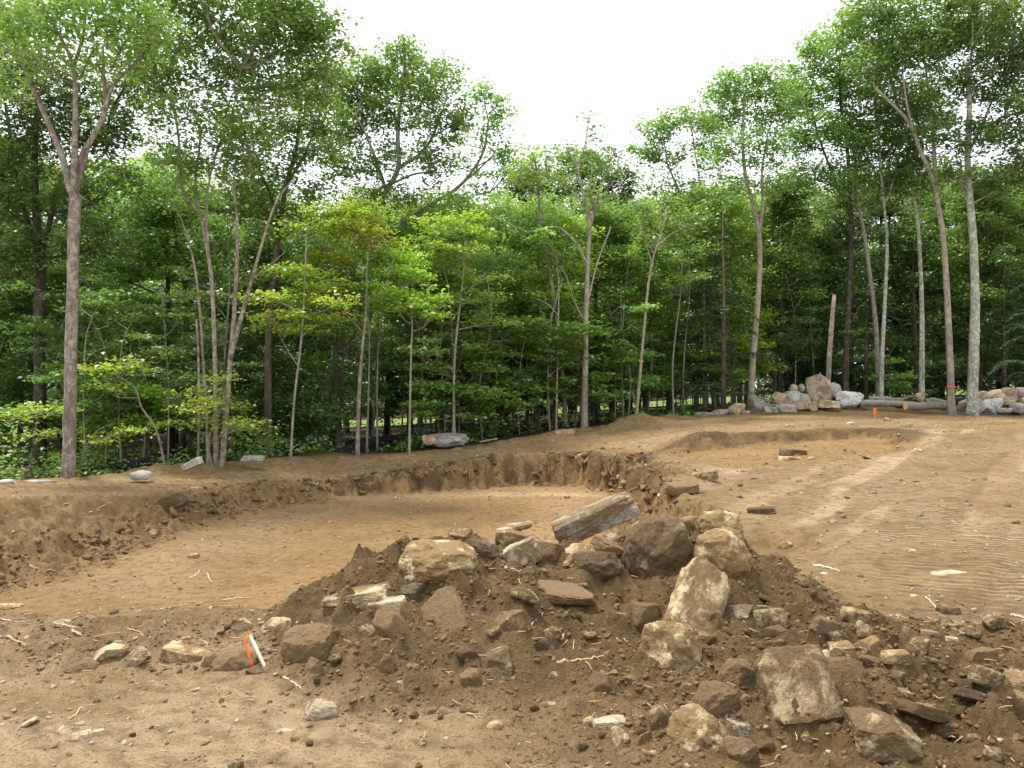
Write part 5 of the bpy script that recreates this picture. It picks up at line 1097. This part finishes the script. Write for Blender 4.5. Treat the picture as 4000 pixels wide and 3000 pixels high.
hero('broadleaf_tree', 30.0, [
    ([(1223, 926), (1214, 800), (1200, 680), (1190, 600), (1172, 520), (1165, 440), (1160, 370), (1150, 330)], 11, 4), ([(1200, 660), (1215, 560), (1230, 480)], 4, 2)],
    [(1150, 340, 35, 25, .7), (1165, 400, 40, 30, .7), (1120, 380, 40, 30, .7), (1200, 470, 50, 30, .6)], 'leaf_pale', 'bark_tan', 'thin curving tan trunk close beside the pinkish bare-limbed tree', tau=1.35, size=0.14)
hero('broadleaf_tree', 41.0, [([(1240, 915), (1238, 700), (1236, 480), (1230, 400)], 12, 5)],
    [(1150, 430, 60, 60), (1130, 380, 40, 40), (1230, 370, 70, 40), (1320, 420, 50, 50), (1280, 350, 40, 30), (1350, 380, 30, 30, .8), (1260, 440, 70, 40, .7), (1180, 500, 60, 40)],
    'leaf_dark', 'bark_dark', 'dark round-topped tree behind the pinkish bare-limbed one', tau=1.5, size=0.16, fat=1.2)
hero('birch_tree', 29.5, [([(1373, 897), (1385, 780), (1398, 640), (1410, 560), (1430, 500), (1440, 450)], 8, 3), ([(1408, 570), (1395, 520), (1390, 470)], 3.5, 1.5), ([(1420, 530), (1460, 500), (1500, 495)], 3, 1.2)],
    [(1430, 450, 50, 30, .6), (1390, 470, 40, 30, .6), (1490, 480, 50, 30, .7), (1410, 520, 60, 30, .5)], 'leaf_under', 'bark_birch', 'slender whitish birch with forked top on the crest', tau=1.35, size=0.13)
hero('broadleaf_tree', 36.0, [
    ([(1545, 880), (1530, 760), (1515, 640), (1500, 550), (1490, 470), (1470, 420), (1440, 350)], 11, 4), ([(1490, 480), (1510, 400), (1500, 320)], 5, 2)],
    [(1430, 280, 45, 40), (1490, 260, 60, 35), (1400, 330, 35, 35), (1460, 340, 50, 35, .6), (1520, 330, 50, 45, .8), (1430, 400, 50, 30, .7), (1540, 270, 30, 35), (1500, 420, 60, 35, .7), (1560, 400, 50, 40, .7)],
    'leaf_canopy', 'bark_grey', 'round-crowned tree rising behind the dead hemlock', tau=1.35, size=0.14, fat=1.25)
hero('birch_tree', 32.5, [
    ([(1620, 868), (1628, 760), (1638, 640), (1642, 540), (1632, 460), (1612, 390), (1604, 300), (1610, 200)], 15, 5), ([(1640, 500), (1648, 440), (1646, 370), (1660, 280)], 8, 3)],
    [(1600, 190, 60, 40), (1650, 170, 40, 40, .8), (1560, 240, 50, 40, .8), (1640, 250, 70, 40, .8), (1580, 320, 60, 40, .7), (1670, 320, 50, 40, .7), (1630, 400, 70, 35, .6), (1560, 190, 30, 30), (1690, 220, 40, 40)],
    'leaf_canopy', 'bark_birch', 'pale curving birch trunk rising behind the far boulder pile', tau=1.2, size=0.13, fat=1.2)
hero('broadleaf_tree', 34.5, [
    ([(1826, 848), (1828, 760), (1834, 640), (1840, 520), (1836, 420), (1830, 320), (1815, 220)], 14, 6), ([(1838, 470), (1800, 380), (1770, 300), (1750, 220)], 7, 3)],
    [(1760, 130, 60, 50), (1820, 80, 60, 50), (1740, 210, 50, 45), (1800, 200, 60, 50), (1780, 290, 60, 45), (1850, 280, 60, 50), (1720, 300, 45, 40), (1760, 370, 60, 35, .8), (1830, 370, 60, 40, .8), (1860, 160, 60, 55), (1700, 180, 30, 40)],
    'leaf_canopy', 'bark_dark', 'dark upright trunk behind the tallest brown boulder', tau=1.45, size=0.14)
hero('broadleaf_tree', 33.5, [
    ([(1903, 852), (1906, 760), (1912, 640), (1916, 520), (1908, 430), (1900, 330)], 10, 5), ([(1908, 450), (1935, 370), (1950, 270)], 5, 2)],
    [(1900, 300, 60, 45), (1950, 250, 60, 45), (1890, 220, 60, 45), (1920, 390, 60, 35, .8), (1900, 100, 70, 60), (1890, 20, 90, 50), (1960, 340, 50, 40)],
    'leaf_canopy', 'bark_lichen', 'slim lichen-flecked trunk behind the felled logs', tau=1.45, size=0.14)
hero('broadleaf_tree', 34.0, [
    ([(1898, 850), (1893, 720), (1880, 600), (1866, 500), (1850, 420), (1848, 350)], 12, 6), ([(1856, 450), (1876, 400), (1880, 350)], 4, 2)],
    [(1850, 320, 50, 40), (1880, 360, 50, 35), (1820, 270, 50, 40), (1830, 420, 50, 30, .7), (1890, 440, 40, 25, .7)],
    'leaf_dark', 'bark_grey', 'leaning grey trunk crossing behind the slim lichen-flecked one', tau=1.2, size=0.14)
hero('broadleaf_tree', 33.5, [([(1991, 856), (1992, 740), (1990, 620), (1984, 500), (1975, 430), (1960, 330)], 12, 5)],
    [(1970, 320, 50, 40), (1930, 380, 50, 35, .8), (2000, 390, 50, 35, .8), (1980, 240, 60, 50), (1990, 450, 50, 25, .6)],
    'leaf_dark', 'bark_lichen', 'straight pale thin trunk between the logs and the taped tree', tau=1.45, size=0.13)
hero('broadleaf_tree', 31.8, [
    ([(2056, 886), (2052, 780), (2046, 640), (2038, 520), (2026, 440), (2016, 390), (1990, 330), (1960, 260), (1890, 190)], 16, 6), ([(2020, 410), (2018, 330), (2010, 240), (2000, 150)], 10, 4), ([(1975, 290), (1960, 230), (1950, 160)], 6, 3)],
    [(1950, 110, 70, 50), (2010, 90, 70, 60), (1920, 180, 60, 45, .8), (2020, 190, 60, 50), (1980, 20, 90, 50), (1990, 280, 50, 35, .6), (2050, 270, 50, 45), (1880, 140, 50, 40, .8), (2080, 50, 70, 60)],
    'leaf_canopy', 'bark_birch', 'pinkish taped trunk by the logs, forking high up', tau=1.45, size=0.135)
hero('broadleaf_tree', 31.0, [
    ([(2099, 866), (2104, 760), (2106, 640), (2102, 520), (2096, 440), (2090, 340), (2094, 240), (2090, 150)], 23, 9), ([(2096, 450), (2080, 400), (2074, 350)], 9, 5), ([(2092, 330), (2130, 250), (2160, 170)], 8, 3)],
    [(2140, 90, 80, 60), (2190, 170, 60, 60), (2110, 180, 70, 50), (2170, 260, 60, 50), (2120, 310, 60, 40), (2200, 350, 60, 45), (2150, 400, 60, 35), (2180, 30, 80, 50), (2100, 10, 80, 50), (2220, 80, 60, 70), (2060, 370, 50, 35, .7), (2230, 250, 50, 60)],
    'leaf_dark', 'bark_lichen', 'thickest grey-green lichened trunk beside the stone pile', tau=1.45, size=0.135)
hero('maple_tree', 22.8, [
    ([(627, 976), (636, 860), (648, 760), (656, 660), (660, 560), (664, 480)], 6, 3), ([(650, 800), (630, 770), (600, 720)], 3.5, 1.5)],
    [(590, 680, 50, 16, 1, .2), (650, 650, 55, 20), (710, 690, 45, 22), (620, 710, 50, 16), (690, 620, 50, 22, .8), (640, 590, 55, 22), (580, 640, 40, 16), (730, 650, 30, 16)],
    'leaf_yellow', 'bark_birch', 'slim young maple with orange-tipped yellow leaf layers', tau=1.7, fat=1.45, size=0.12, flatc=0.3, crad=0.34, flat=0.9, limb=0.03, spread=0.6)
hero('maple_tree', 24.0, [
    ([(772, 980), (775, 860), (782, 760), (790, 680), (792, 600), (796, 520)], 10, 4), ([(786, 720), (750, 680), (720, 620), (700, 560)], 4, 2), ([(790, 660), (830, 620), (850, 560)], 4, 2)],
    [(700, 500, 60, 28), (760, 480, 55, 35), (800, 505, 48, 24, 1, .3), (740, 560, 50, 18, 1, .32), (690, 560, 40, 20), (830, 540, 40, 30), (720, 460, 50, 25), (800, 450, 50, 25, .8)],
    'leaf_yellow', 'bark_tan', 'young maple with a yellow and orange crown before the oak', tau=1.7, fat=1.45, size=0.125, flatc=0.35, crad=0.34, flat=0.9, limb=0.03, spread=0.7)
hero('maple_tree', 24.5, [
    ([(884, 960), (886, 860), (888, 760), (890, 690), (880, 620)], 6, 3)],
    [(850, 600, 50, 28), (900, 640, 50, 26), (860, 660, 60, 22), (820, 560, 45, 28), (930, 680, 38, 14), (870, 560, 40, 22), (830, 630, 40, 22), (900, 590, 35, 18)],
    'leaf_bright', 'bark_birch', 'young maple with glowing lime green leaf layers', tau=1.7, fat=1.45, size=0.125, flatc=0.32, crad=0.34, flat=0.9, limb=0.03, spread=0.6)
hero('maple_tree', 26.0, [([(982, 935), (980, 850), (983, 760), (990, 690), (1000, 600), (1004, 540), (1000, 470)], 7, 2.5), ([(995, 650), (1020, 620), (1050, 600)], 3, 1.5)],
    [(1000, 540, 55, 18), (960, 570, 45, 16), (1040, 600, 40, 14), (1040, 640, 50, 12), (1060, 692, 45, 10), (980, 480, 60, 25), (1030, 510, 40, 18), (940, 520, 40, 20)],
    'leaf_bright', 'bark_birch', 'forked pale sapling with shelf-like bright green leaf layers', tau=1.7, fat=1.45, size=0.125, flatc=0.28, flat=0.9, limb=0.025, spread=0.6)
hero('sapling', 20.8, [([(360, 985), (340, 930), (310, 880), (290, 840), (258, 815)], 6, 3)],
    [(250, 795, 45, 12), (210, 800, 40, 10), (280, 780, 30, 10), (225, 830, 40, 10, .7)], 'leaf_yellow', 'bark_tan', 'leaning bare sapling bent towards the tan forked trunk', tau=1.45, size=0.11, flatc=0.25, flat=0.9, limb=0.02, spread=0.4)
hero('sapling', 20.5, [([(462, 995), (456, 950), (470, 900), (480, 860)], 3, 1.5), ([(460, 960), (500, 920), (540, 905)], 2, 1)],
    [(465, 860, 45, 12, 1, .25), (415, 880, 40, 14, 1, .2), (400, 915, 40, 10), (500, 910, 50, 10), (540, 915, 35, 9), (440, 840, 40, 10), (480, 820, 30, 8)], 'leaf_yellow', 'bark_tan', 'low yellow-orange sapling in front of the stem clump', tau=1.2, size=0.11, flatc=0.25, flat=0.9, limb=0.015, spread=0.4)
hero('sapling', 20.2, [([(165, 1018), (190, 960), (215, 930), (240, 915)], 3, 1.5), ([(60, 1010), (75, 940), (90, 890)], 3, 1)],
    [(240, 935, 45, 10), (280, 925, 40, 9), (215, 950, 40, 10), (100, 885, 60, 11), (40, 900, 50, 11), (60, 940, 50, 9), (130, 930, 40, 9), (150, 1022, 36, 8)], 'leaf_yellow', 'bark_tan', 'low yellowish sapling with flat leaf layers round the tan trunk foot', tau=1.2, size=0.11, flatc=0.25, flat=0.9, limb=0.015, spread=0.5)
for bx, tx, dd, wb in [(792, 800, 25, 5), (815, 824, 26, 5), (1347, 1352, 31, 5), (1455, 1466, 31.5, 5), (1475, 1484, 33, 4), (1060, 1058, 29, 4), (745, 752, 28, 4), (1760, 1752, 37, 5)]:
    hero('sapling', dd, [([(bx, 945 if bx < 1100 else 890), ((bx + tx) / 2 - 3, 780), (tx, 640), (tx + 6, 540)], wb, 2)], [(tx, 560, 45, 18), (tx + 25, 600, 40, 14), (tx - 25, 620, 40, 14)],
         'leaf_under', 'bark_grey', 'thin bare pole-like sapling standing close to the %s' % min(((790, 'yellow and orange maple'), (1060, 'low feathery hemlock'), (1350, 'slender birch stem'), (1465, 'half-dead hemlock'), (1760, 'splintered snag'), (735, 'leaning oak trunk')), key=lambda q: abs(q[0] - bx))[1], tau=1.2, size=0.13, flatc=0.3, flat=0.9, limb=0.02, group='pole saplings at the wood margin', tw=4)
# broken snag
def snag():
    d = 33.6; b = P(1786, 850, d); b[2] = hz(b[0], b[1]) - 0.1; root = tag(empty('dead_snag', b), 'broken-off dead trunk stub with a pale splintered top', 'tree')
    c = curve([np.zeros(3), P(1792, 760, d) - b, P(1802, 642, d) - b], 12); m = MB(); rng = np.random.default_rng(3); m.tube(c, np.linspace(0.12, 0.085, 12), 9, True, 0.06, rng); m.build('trunk', 'bark_tan', root)
    m = MB(); e = c[-1]
    for k in range(5): a = k * 1.26; q = e + np.array([0.05 * math.cos(a), 0.05 * math.sin(a), -0.02]); m.tube([q, q + (0.01, 0, 0.1 + 0.05 * (k % 3))], [0.03, 0.005], 4)
    m.build('splintered_top', 'cut_wood', root, smooth=False)
snag()
def tape():
    d = 31.8; c = P(2054, 836, d); n = 24; V = []; F = []
    for i in range(n):
        a = 2 * math.pi * i / n; r = 0.19 * (1 + 0.02 * math.sin(i * 2.3))
        for z in (-0.02, 0.02): V.append((c[0] + r * math.cos(a), c[1] + r * math.sin(a), c[2] + z + 0.012 * math.sin(a * 2)))
        j = (i + 1) % n; F.append((2 * i, 2 * j, 2 * j + 1, 2 * i + 1))
    m = MB(); m.add(np.array(V), F); o = m.build('flagging_tape', 'orange_ribbon'); s = o.modifiers.new('thick', 'SOLIDIFY'); s.thickness = 0.004
    tag(o, 'orange flagging tape tied around the pinkish trunk', 'tape')
tape()

# ------------------------------------------------------------------ trees of the wood behind: a few kinds, each copied
def copy_tree(src, loc, rz, sc, label, group):
    r = src.copy(); COL.objects.link(r); r.location = loc; r.rotation_euler = (0, 0, rz); r.scale = (sc[0], sc[0], sc[1]); tag(r, label, 'tree', group)
    for ch in src.children:
        c = ch.copy(); COL.objects.link(c); c.parent = r
    return r
def wood_tree(seed, H, leaf, bark, low, nb, size=0.175):
    rng = np.random.default_rng(seed); root = empty('forest_tree', (0, 0, 0)); mb = MB()
    lean = rng.uniform(-0.5, 0.5, 2)
    c = curve([np.zeros(3) - (0, 0, 0.3), (lean[0] * 0.3, lean[1] * 0.3, H * 0.3), (lean[0] * 0.5, lean[1] * 0.7, H * 0.6), (lean[0], lean[1], H * 0.92)], 14)
    mb.tube(c, np.linspace(0.17, 0.05, 14), 8, True, 0.05, rng); bl = []
    for k in range(nb):
        z = low + (H - low) * ((k + 0.5) / nb) ** 0.9; rr = 2.6 * math.sin(math.pi * min(0.95, 0.25 + 0.7 * (z - low) / (H - low))) * rng.uniform(0.3, 1.0); a = k * 2.4 + rng.uniform(-.5, .5)
        R = rng.uniform(0.9, 1.5); bl.append((np.array([lean[0] * z / H + rr * math.cos(a), lean[1] * z / H + rr * math.sin(a), z]), (R, R, R * rng.uniform(0.4, 0.65)), 1.0))
    C, T, an = blob_leaves(bl, rng, 1.25, size, 34, 0.5, 0.4); grow(mb, list(c[3:]), bl, an, rng, 0.05, 3)
    mb.build('trunk', bark, root); link('crown', leaf_mesh('crown', C, size, rng, 0.7, T), leaf, root); return root
def under_tree(seed, H, leaf, bark):
    rng = np.random.default_rng(seed); root = empty('sapling', (0, 0, 0)); mb = MB()
    c = curve([np.zeros(3) - (0, 0, 0.2), rng.uniform(-.15, .15, 3) + (0, 0, H * 0.35), rng.uniform(-.3, .3, 3) + (0, 0, H * 0.7), rng.uniform(-.5, .5, 3) + (0, 0, H)], 12); mb.tube(c, np.linspace(0.035, 0.012, 12), 6, True, 0.05, rng); bl = []
    for k in range(9):
        z = H * rng.uniform(0.3, 1.0); a = rng.uniform(0, 6.28); rr = rng.uniform(0.2, 1.0); R = rng.uniform(0.45, 0.85); bl.append((np.array([rr * math.cos(a), rr * math.sin(a), z]), (R, R, R * 0.22), 1.0))
    C, T, an = blob_leaves(bl, rng, 2.0, 0.14, 24, 0.32, 0.25); grow(mb, list(c[2:]), bl, an, rng, 0.018, 4)
    mb.build('trunk', bark, root); link('crown', leaf_mesh('crown', C, 0.14, rng, 0.9, T), leaf, root); return root
def hemlock(seed, H, dens=1.0):
    rng = np.random.default_rng(seed); root = empty('hemlock', (0, 0, 0)); mb = MB(); Cs = []; Dr = []
    mb.tube([(0, 0, -0.2), (0.03, 0, H * 0.5), (0, 0.03, H)], [0.11, 0.07, 0.012], 8)
    for k in range(int(H * 9)):
        z = H * (0.08 + 0.9 * rng.random()); L = (0.35 + 0.30 * (H - z)) * rng.uniform(0.6, 1.1); L = min(L, 2.2); a = rng.uniform(0, 6.28); dv = np.array([math.cos(a), math.sin(a), 0]); sd = np.array([-dv[1], dv[0], 0])
        b = curve([np.array([0, 0, z]), np.array([0, 0, z + 0.06 * L]) + dv * L * 0.55, np.array([0, 0, z - 0.22 * L]) + dv * L], 7); mb.tube(b, np.linspace(0.014, 0.003, 7), 4, False)
        if rng.random() > dens: continue
        n = int(70 * L); u = 0.15 + 0.85 * rng.random(n); p = np.array([np.interp(u, np.linspace(0, 1, 7), b[:, j]) for j in range(3)]).T
        wd = 0.36 * L * (1.1 - u); Cs.append(p + sd * (rng.uniform(-1, 1, n) * wd)[:, None] + np.c_[np.zeros((n, 2)), -np.abs(rng.standard_normal(n)) * 0.05])
    C = np.concatenate(Cs); mb.build('trunk', 'bark_brown', root); link('crown', leaf_mesh('crown', C, 0.12, rng, 1.2, 0.45 + 0.22 * rng.standard_normal(len(C)), 0.42), 'needles', root); return root
def place(src, used, x, y, rz, sc, label, group):
    loc = (x, y, hz(x, y))
    if not used: used.append(1); src.location = loc; src.rotation_euler = (0, 0, rz); src.scale = (sc[0], sc[0], sc[1]); tag(src, label, 'tree', group); return src
    return copy_tree(src, loc, rz, sc, label, group)
rw = np.random.default_rng(42)
NEAR = [(0, 'dark blotchy trunk'), (150, 'tall forked tan trunk'), (300, 'leaning bare sapling'), (470, 'slender stem clump'), (600, 'straight grey-brown trunk'), (690, 'leaning oak'), (790, 'yellow and orange maple'), (890, 'lime green maple'), (1000, 'big layered boulder'),
        (1130, 'thin curving tan trunk'), (1262, 'pinkish bare-limbed tree'), (1390, 'slender whitish birch'), (1500, 'half-dead hemlock'), (1630, 'pale curving birch'), (1780, 'far boulder pile'), (1910, 'felled logs'), (2055, 'taped trunk'), (2150, 'stone pile')]
def near(px): return min(NEAR, key=lambda n: abs(n[0] - px))[1]
LOOK = ['pale-leaved', 'dark-leaved', 'yellow-green', 'mid-green low-branched', 'dark low-skirted']; ULOOK = ['green', 'taller whitish-stemmed', 'lime green', 'short bushy', 'tallest dark-leaved']
WOOD = [(wood_tree(11, 12.5, 'leaf_pale', 'bark_grey', 2.5, 20), []), (wood_tree(12, 13.5, 'leaf_dark', 'bark_dark', 3.5, 22), []), (wood_tree(13, 11.5, 'leaf_bright', 'bark_brown', 1.5, 20), []),
        (wood_tree(14, 12.8, 'leaf_canopy', 'bark_dark', 1.2, 24), []), (wood_tree(15, 10.5, 'leaf_dark', 'bark_brown', 0.8, 20), [])]
def top_limit(x, y):
    """how tall a far tree may stand so that the gap in the skyline stays open"""
    px = CX + x / y * FPX
    py = np.interp(px, [-200, 700, 760, 1000, 1120, 1200, 1350, 1480, 1560, 1700, 1850, 2400], [300, 380, 400, 410, 415, 410, 420, 405, 390, 385, 385, 380])
    return (HOR - py) / FPX * y + 1.6
n = 0
for row, (y0, y1, cnt, half) in enumerate([(27, 35, 40, 0.95), (35, 45, 42, 0.95), (44, 50, 30, 0.95), (68, 82, 50, 0.95), (84, 100, 46, 1.0)]):
    for k in range(cnt):
        y = rw.uniform(y0, y1); x = (-half + 2 * half * (k + rw.random()) / cnt) * y
        p = np.array([[x, y]]); ed = zones(p)['edge_y'][0]
        if y < ed + 3: y = ed + 3 + rw.uniform(0, 3)
        px = CX + x / y * FPX
        wi = ([1, 3, 4, 1, 0][rw.integers(5)] if not 820 < px < 1620 else [0, 2, 3][rw.integers(3)]) if row < 3 else [0, 2, 3, 4][rw.integers(4)]
        src, used = WOOD[wi]
        Hs = {11: 12.5}.get(0, 12.5); g = hz(x, y); lim = max(top_limit(x, y) - g, 3.0); s = min(rw.uniform(0.85, 1.15), lim / 13.2)
        lab, grp = ('%s tree %s behind the %s' % (LOOK[wi], ['just inside the wood', 'deep in the wood', 'at the lawn border'][row], near(px)), 'trees in the depth of the wood') if row < 3 else ('%s tree beyond the lawn, %s row, in line with the %s' % (LOOK[wi], ['front', 'back'][row - 3], near(px)), 'trees beyond the lawn')
        place(src, used, x, y, rw.uniform(0, 6.28), (max(s, 0.75), s), lab, grp)
UND = [(under_tree(21, 4.2, 'leaf_under', 'bark_grey'), []), (under_tree(22, 5.5, 'leaf_under', 'bark_birch'), []), (under_tree(23, 3.2, 'leaf_bright', 'bark_tan'), []), (under_tree(24, 2.6, 'leaf_under', 'bark_brown'), []), (under_tree(25, 6.5, 'leaf_dark', 'bark_grey'), [])]
for k in range(210):
    u = -0.84 + 1.68 * (k + rw.random()) / 210; y = 20.0
    for _ in range(4): y = zones(np.array([[u * y, y]]))['edge_y'][0] + 0.6
    y += rw.random() ** 1.3 * 9 + 0.3; x = u * y; px = CX + u * FPX
    if px > 1560 and rw.random() < 0.55: continue
    if 500 < px < 900 and (y < 27 or rw.random() < 0.5): continue
    if px < 500 and (rw.random() < 0.4 or px < 140 and y < 26): continue
    ui = rw.integers(5); src, used = UND[ui]
    s = rw.uniform(0.75, 1.35) * (0.75 if px > 1500 else 1)
    place(src, used, x, y, rw.uniform(0, 6.28), (s, s), '%s understory sapling %s the %s' % (ULOOK[ui], 'beside' if y < 27 else 'well behind', near(px)), 'understory saplings')
HEM = [(hemlock(31, 5.0), []), (hemlock(32, 7.5, 0.8), []), (hemlock(33, 10.0, 0.9), [])]
for px, d, v, s, lab in [(1000, 28.6, 0, 1.0, 'feathery dark hemlock behind the big layered boulder'), (1085, 29.5, 0, 0.9, 'low feathery hemlock between layered boulder and pinkish tree'), (945, 29.5, 1, 0.75, 'hemlock with drooping boughs beside the dark trunk'),
                         (1140, 31.5, 1, 0.8, 'hemlock hanging over the crest near the thin curving trunk'), (1562, 32.5, 1, 1.15, 'thin half-dead hemlock before the far boulder pile'), (1872, 35, 0, 0.95, 'small dead-limbed hemlock behind the lichen boulder'),
                         (2170, 36, 2, 1.0, 'tall dark hemlock behind the stone pile'), (2020, 38, 2, 0.95, 'tall dark hemlock behind the taped trunk'), (1940, 39, 2, 0.9, 'dense hemlock in the shade behind the logs'), (2120, 40, 2, 1.1, 'tall hemlock in deep shade behind the thickest trunk'),
                         (1700, 38, 1, 1.0, 'hemlock in the shade behind the far boulder pile'), (2230, 34, 1, 1.0, 'hemlock with low sweeping boughs beyond the stone pile'), (1320, 33, 0, 1.1, 'small hemlock behind the slender birch')]:
    src, used = HEM[v]; y = d; x = (px - CX) / FPX * d; place(src, used, x, y, rw.uniform(0, 6.28), (s, s), lab, 'hemlocks of the wood')

# undergrowth and the closed far wood: one mass each
def undergrowth():
    rng = np.random.default_rng(61); n = 1200; u = rng.uniform(-0.95, 0.95, n); y = np.full(n, 22.0)
    for _ in range(4): y = zones(np.c_[u * y, y])['edge_y'] + 0.5
    y = y + rng.random(n) ** 1.6 * 12 + 0.25; p = np.c_[u * y, y]; h = height(p); hh = rng.uniform(0.1, 0.75, n) * np.where(u > 0.2, 0.6, 1.0); k = 28
    ok = fbm(p * 0.5, 3, 7) > -0.12; p, h, hh = p[ok], h[ok], hh[ok] * (0.5 + 1.2 * sstep(-0.1, 0.4, fbm(p[ok] * 0.5, 3, 7))); n = len(p)
    C = np.repeat(np.c_[p, h], k, 0) + rng.standard_normal((n * k, 3)) * np.array([0.28, 0.28, 0]) + np.c_[np.zeros((n * k, 2)), np.repeat(hh, k) * rng.random(n * k) ** 0.7]
    T = np.repeat(0.45 + 0.25 * rng.standard_normal(n), k) + 0.12 * rng.standard_normal(n * k)
    tag(link('undergrowth', leaf_mesh('undergrowth', C, 0.12, rng, 0.8, T), 'leaf_under'), 'low green ferns and seedlings carpeting the wood margin', 'undergrowth', kind='stuff')
undergrowth()
def far_woods():
    rng = np.random.default_rng(62); n = 2400; a = rng.uniform(-1.0, 1.0, n); y = rng.uniform(104, 118, n); x = a * y
    top = np.array([max(top_limit(xx, yy), 4) for xx, yy in zip(x, y)]) * 0.92
    z = rng.random(n) * top; g = height(np.c_[x, y]); k = 14
    C = np.repeat(np.c_[x, y, np.maximum(z, g + 0.3)], k, 0) + rng.standard_normal((n * k, 3)) * np.array([1.3, 1.3, 0.8])
    T = np.repeat(0.45 + 0.25 * rng.standard_normal(n), k) + 0.12 * rng.standard_normal(n * k)
    tag(link('far_woods', leaf_mesh('far_woods', C, 0.75, rng, 0.5, T), 'leaf_dark'), 'solid mass of far-off woodland closing the view', 'woods', kind='stuff')
far_woods()
